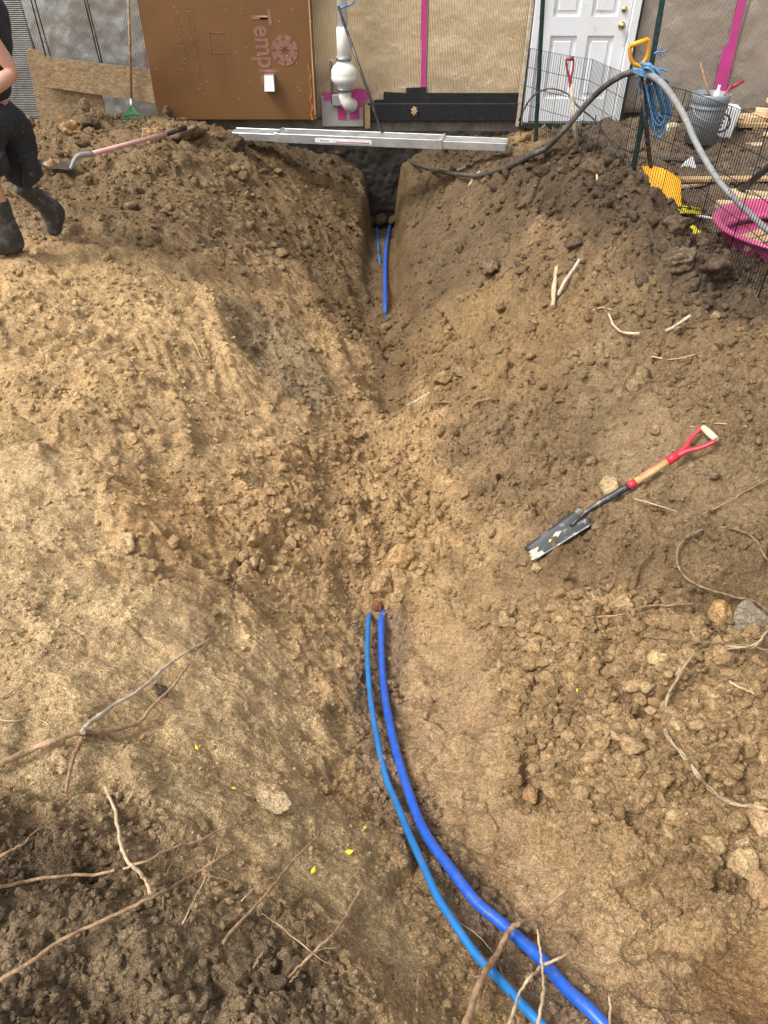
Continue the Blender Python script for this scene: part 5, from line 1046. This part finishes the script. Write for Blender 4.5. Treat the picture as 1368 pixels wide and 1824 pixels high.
# ------------------------------------------------------------------ stones and large clods that can be picked out one by one
TAN, BRN, GRY, DRK, ORG = (.40,.29,.16), (.30,.20,.115), (.26,.22,.17), (.12,.09,.06), (.46,.30,.14)
HERO = [ # px, py, width px, colour, label
 (944,1413,40,(.42,.27,.14),'rounded brown stone, left of a touching pair at the foot of the rubble slope'), (980,1402,38,(.38,.26,.14),'squarish brown clod, right of a touching pair at the rubble foot'),
 (1268,1498,58,TAN,'large tan clod under the end of the twisted wires'), (1318,1534,50,TAN,'tan clod below right of the large tan clod'), (1342,1578,48,(.40,.27,.15),'smooth reddish tan clod lowest of the rubble at right'),
 (1356,1468,56,(.42,.29,.17),'big tan boulder clod cut by the right edge below the wire'), (1196,1456,38,TAN,'tan clod left of the large clod cluster under the wires'), (1326,1500,30,TAN,'small pale clod between two large tan clods'),
 (1282,1097,52,ORG,'tan wedge shaped stone in front of the grey lump under the wire loop'), (1335,1105,60,GRY,'grey rounded lump at the right edge under the wire loop'), (1105,1076,42,TAN,'crumbly tan clod right of the thin twig below the spade'), 
 (1168,1176,36,(.50,.38,.20),'sharp yellow stone between the twig and the twisted wires'), (1128,1326,50,TAN,'flat tan clod in the middle of the rubble'), (1210,1196,26,TAN,'pale small stone touching the twisted wires'),
 (1082,862,46,(.36,.27,.155),'flat brown stone above the spade shaft'), (872,466,46,(.165,.12,.075),'dark round lump on the right bank below the hose'), (788,672,40,(.34,.23,.12),'brown clod on the spur right of the trench bottom'), (820,662,34,(.27,.19,.11),'darker clod beside the brown clod on the spur'),
 (712,990,36,(.46,.31,.15),'orange tan clod above the buried pipe ends'), (776,742,28,(.40,.28,.15),'clod under the bent root in the trench bottom'), (796,738,24,(.36,.25,.14),'clod right of the bent root in the trench bottom'),
 (635,992,26,(.42,.30,.16),'flat tan clod left of the orange clod above the pipe ends'), (680,1040,40,(.40,.27,.15),'long tan clod just above the blue pipe ends'), (674,1078,24,(.20,.09,.05),'dark red brown clod lying on the thick blue pipe end'),
 (956,1012,22,(.42,.32,.18),'pale clod at the tip of the spade blade'), (935,1000,20,BRN,'brown clod left of the spade blade tip'), (616,908,28,(.44,.31,.17),'pale clod on the left of the clod row in the trench'), 
 (492,1418,52,(.54,.42,.25),'flat pale slab of soil on the packed ground'), (1012,1310,26,TAN,'small tan clod upper left of the flat rubble clod'), (350,1222,1,GRY,''),
 (285,1225,26,(.10,.08,.06),'dark clod between the arms of the forked root'), (1300,1590,1,TAN,''), (640,770,22,(.44,.31,.17),'lone pale clod at the centre of the trench'), (560,245,26,BRN,'brown clod on the left bank by the plank'),
 (300,205,34,(.17,.12,.08),'dark clod heap against the brown board'), (145,190,34,DRK,'dark clod lying against the strand boards'), (160,215,40,DRK,'dark round clod at the foot of the strand boards'), (130,226,44,(.40,.26,.13),'orange tan clod at the foot of the strand boards'), 
 (275,240,44,(.34,.23,.12),'tan clod on the mound behind the pink shovel'), (100,292,40,(.38,.26,.15),'tan clod above the shovel blade'), (420,250,40,DRK,'dark clod at the left end of the plank'), (330,235,46,(.17,.12,.075),'dark rounded clod at the mound edge'),
 (1215,452,50,DRK,'dark soil clump on the berm shoulder'), (1282,470,56,(.11,.08,.055),'tall dark soil clump in front of the pink pool'), (1345,500,42,DRK,'dark clump at the right edge of the berm'), (1205,395,44,DRK,'dark clump on the berm left of the yellow strap'), (1010,262,40,DRK,'dark clump at the peak of the berm'), (1060,300,44,DRK,'dark clump on the berm crest by the pale stake'), (1120,335,38,DRK,'dark clump on the berm below the green post'),
 (1130,690,30,(.34,.25,.15),'tan clod on the right bank above the spade'), (690,1024,22,(.40,.29,.16),'small tan clod above the long clod by the pipe ends'), (1010,950,24,BRN,'brown clod under the spade blade'), (455,960,34,TAN,'tan clod in the scooped hollow on the left bank'), (225,968,36,(.45,.33,.19),'pale clod at the lip of the scooped hollow'), (310,965,30,(.42,.30,.17),'pale clod in the scooped hollow below its rim'), (400,1025,24,BRN,'clod leaning on the tiny root stub'),
]
g = random.Random(21)
def place_rock(mesh, p, size, colr, name, label, cat, group=None, sink=.3, flat=1):
    o = bpy.data.objects.new(name, mesh); scene.collection.objects.link(o); o.scale = (size, size*g.uniform(.8, 1), size*flat)
    o.rotation_euler = (g.uniform(-.4,.4), g.uniform(-.4,.4), g.uniform(0, 6.28)); o.location = (p[0], p[1], p[2]+size*(.55-sink)*flat); o.color = (*colr, 1)
    return tag(o, label, cat, group)
HERO = [h for h in HERO if h[2] > 1]; HH, HT = hits([(h[0], h[1]+h[2]*.2) for h in HERO])
for h, p, t in zip(HERO, HH, HT):
    v, f = rock_shape(4, g.randrange(9999), 13, .16 if h[1] > 520 else .35, .8); me = npmesh('dirt_clod', v, f, True); me.materials.append(M_CLOD)
    if 'slab' in h[4]: place_rock(me, p, .5*h[2]*t/FPX*1.05, h[3], 'dirt_clod', h[4], 'clod', sink=.5, flat=.3)
    else: place_rock(me, p, .5*h[2]*t/FPX*1.05, h[3], 'stone' if 'stone' in h[4] else 'dirt_clod', h[4], 'stone' if 'stone' in h[4] else 'clod', sink=.5 if h[1] < 520 else .05 if h[0] > 930 and h[1] > 1000 else .25)
# many like clods, each its own object
protos_ = []
for k in range(12):
    v, f = rock_shape(3, 300+k, 11, .16, .8); me = npmesh('dirt_clod', v, f, True); me.materials.append(M_CLOD); protos_.append(me)
ZON = [((880, 1090, 1360, 1640), 120, 12, 30, TAN, 'tan', 'tan clods in the rubble'), ((590, 880, 760, 1070), 36, 10, 20, (.43,.30,.16), 'tan', 'clods in the loose fill'),
       ((820, 560, 1350, 900), 36, 10, 22, (.23,.162,.092), 'brown', 'brown clods on the right bank'), ((190, 900, 560, 1080), 22, 10, 24, (.43,.31,.17), 'pale', 'clods below the hollow'),
       ((30, 300, 560, 520), 34, 10, 24, (.225,.16,.092), 'brown', 'clods on the far left bank'), ((900, 290, 1330, 520), 30, 12, 30, (.115,.085,.058), 'dark', 'dark clods on the berm'),
       ((-20, 1500, 600, 1830), 26, 14, 40, (.12,.092,.062), 'dark', 'dark clods in the lower left pile')]
LM = [(1010,970,'the spade blade'),(1160,860,'the spade shaft'),(1250,795,'the red spade handle'),(872,466,'the dark round lump'),(1000,505,'the two pale sticks'),(1064,310,'the pale stake'),(1112,585,'the curved pale root'),(1208,577,'the broken pale stick'),
 (1090,868,'the flat brown stone'),(790,672,'the brown clod on the spur'),(745,715,'the pale stick in the bottom'),(830,716,'the dark bent root'),(712,990,'the orange tan clod'),(668,1095,'the blue pipe ends'),(635,992,'the flat tan clod'),(640,770,'the lone pale clod'),
 (310,960,'the scooped hollow'),(455,960,'the tan clod in the hollow'),(416,1042,'the tiny root stub'),(230,290,'the pink shovel handle'),(318,262,'the black shovel grip'),(100,310,'the shovel blade'),(90,360,'the raised boot'),(25,445,'the planted boot'),(430,245,'the left plank end'),
 (480,560,'the grey soil patch'),(150,560,'the pale tracks on the left'),(1200,340,'the yellow scoop'),(1240,415,'the yellow strap'),(1315,440,'the pink pool'),(1215,452,'the shoulder clump'),(1010,262,'the berm peak'),(880,320,'the low bend of the hose'),
 (962,1408,'the touching pair of clods'),(1032,1232,'the yellow leaf scrap'),(1128,1326,'the flat tan clod in the rubble'),(1168,1176,'the sharp yellow stone'),(1105,1076,'the crumbly clod below the spade'),(1187,1290,'the bend of the twisted wires'),(1268,1498,'the large tan clod by the wires'),(1342,1578,'the smooth reddish clod'),(1335,1105,'the grey rounded lump'),(1290,1430,'the wire end at right'),(1180,1085,'the thin straight twig'),(1320,1225,'the short pale stick'),
 (235,1540,'the hook shaped pale root'),(120,1350,'the lower arm of the forked root'),(300,1590,'the long brown root'),(480,1590,'the straight brown stick'),(570,1690,'the reddish forked twig'),(60,1575,'the long reddish root'),(40,1730,'the lower end of the brown root')]
def where(px, py):
    d, dx, dy, n = min((math.hypot(px-a, py-b), px-a, py-b, n) for a, b, n in LM)
    far = 'close ' if d < 45 else ''
    if abs(dx) > 2.2*abs(dy): r = 'right of' if dx > 0 else 'left of'
    elif abs(dy) > 2.2*abs(dx): r = 'below' if dy > 0 else 'above'
    else: r = ('lower' if dy > 0 else 'upper')+(' right of' if dx > 0 else ' left of')
    return far+r+' '+n
for (bx_, n_, s0_, s1_, colr, lab, grp) in ZON:
    pts = [(g.uniform(bx_[0], bx_[2]), g.uniform(bx_[1], bx_[3])) for _ in range(n_*3)]; Hh, Tt = hits(pts)
    lo_ = soil(Hh[:, 0], Hh[:, 1])[1]; cl_ = fbm(Hh[:, 0]*3, Hh[:, 1]*3, 3, 88); ok = [i for i in np.argsort(-(lo_+cl_)) if lo_[i] > .5][:n_]
    for i in ok:
        spx = s0_+(s1_-s0_)*g.random()**2.2; sz = .5*spx*Tt[i]/FPX; q = g.uniform(.85, 1.2); fr = (spx-s0_)/(s1_-s0_)
        word = ('large ' if fr > .55 else 'medium sized ' if fr > .2 else 'small ')+lab.split(' ')[0]
        place_rock(g.choice(protos_), Hh[i], sz, tuple(c*q for c in colr), 'dirt_clod', word+' clod '+where(*pts[i]), 'clod', grp, sink=.25)
# crumbled soil fallen against the footing in the slot
for k_, (x_, z_, s_) in enumerate(((-.14,-1.0,.06), (-.03,-.99,.08), (.09,-1.0,.07), (.15,-1.02,.05))):
    place_rock(protos_[k_], (x_, 8.52, z_), s_, (.12,.088,.055), 'dirt_clod', 'dark damp clod in the far slot, '+('leftmost of four', 'second from the left', 'third from the left', 'rightmost of four')[k_], 'clod', 'clods in the slot')
# leaves
for k, (a_, b_, s_, lb_) in enumerate(((622, 1518, 13, 'bright yellow leaf, largest, left of the thin blue pipe'), (558, 1551, 12, 'yellow leaf lying flat below the largest yellow leaf'), (351, 1332, 9, 'small yellow leaf on the packed pale ground'), (417, 1404, 8, 'tiny yellow green leaf beside the pale soil slab'), (650, 1474, 8, 'small yellow leaf curled by a pebble near the pipes'), (1032, 1232, 13, 'yellow and white leaf scrap on the rubble'))):
    Hh, Tt = hits([(a_, b_)]); p = Vector(Hh[0])+(Vector((0,0,CAMZ))-Vector(Hh[0])).normalized()*(.035 if a_ > 1000 else .014); s_ = s_*Tt[0]/FPX*.6; an = k*1.1; mb = MB(True); u_, v_ = Vector((math.cos(an), math.sin(an), .3)), Vector((-math.sin(an), math.cos(an), .2))
    out = [(-1,0),(-.5,.45),(.1,.6),(.5,.35),(1.1,.05),(.6,-.3),(.2,-.65),(-.4,-.4)]; mb.add([p+u_*s_*.1+Z_*.0]+[p+u_*s_*x+v_*s_*y+Z_*s_*.35*(x*x+abs(y)*.5) for x, y in out], [(0, i+1, (i+1) % 8+1) for i in range(8)])
    o = thing_mesh('leaf', mb, M['leaf'], lb_, 'leaf', 'yellow leaves'); md = o.modifiers.new('thickness', 'SOLIDIFY'); md.thickness = .0006
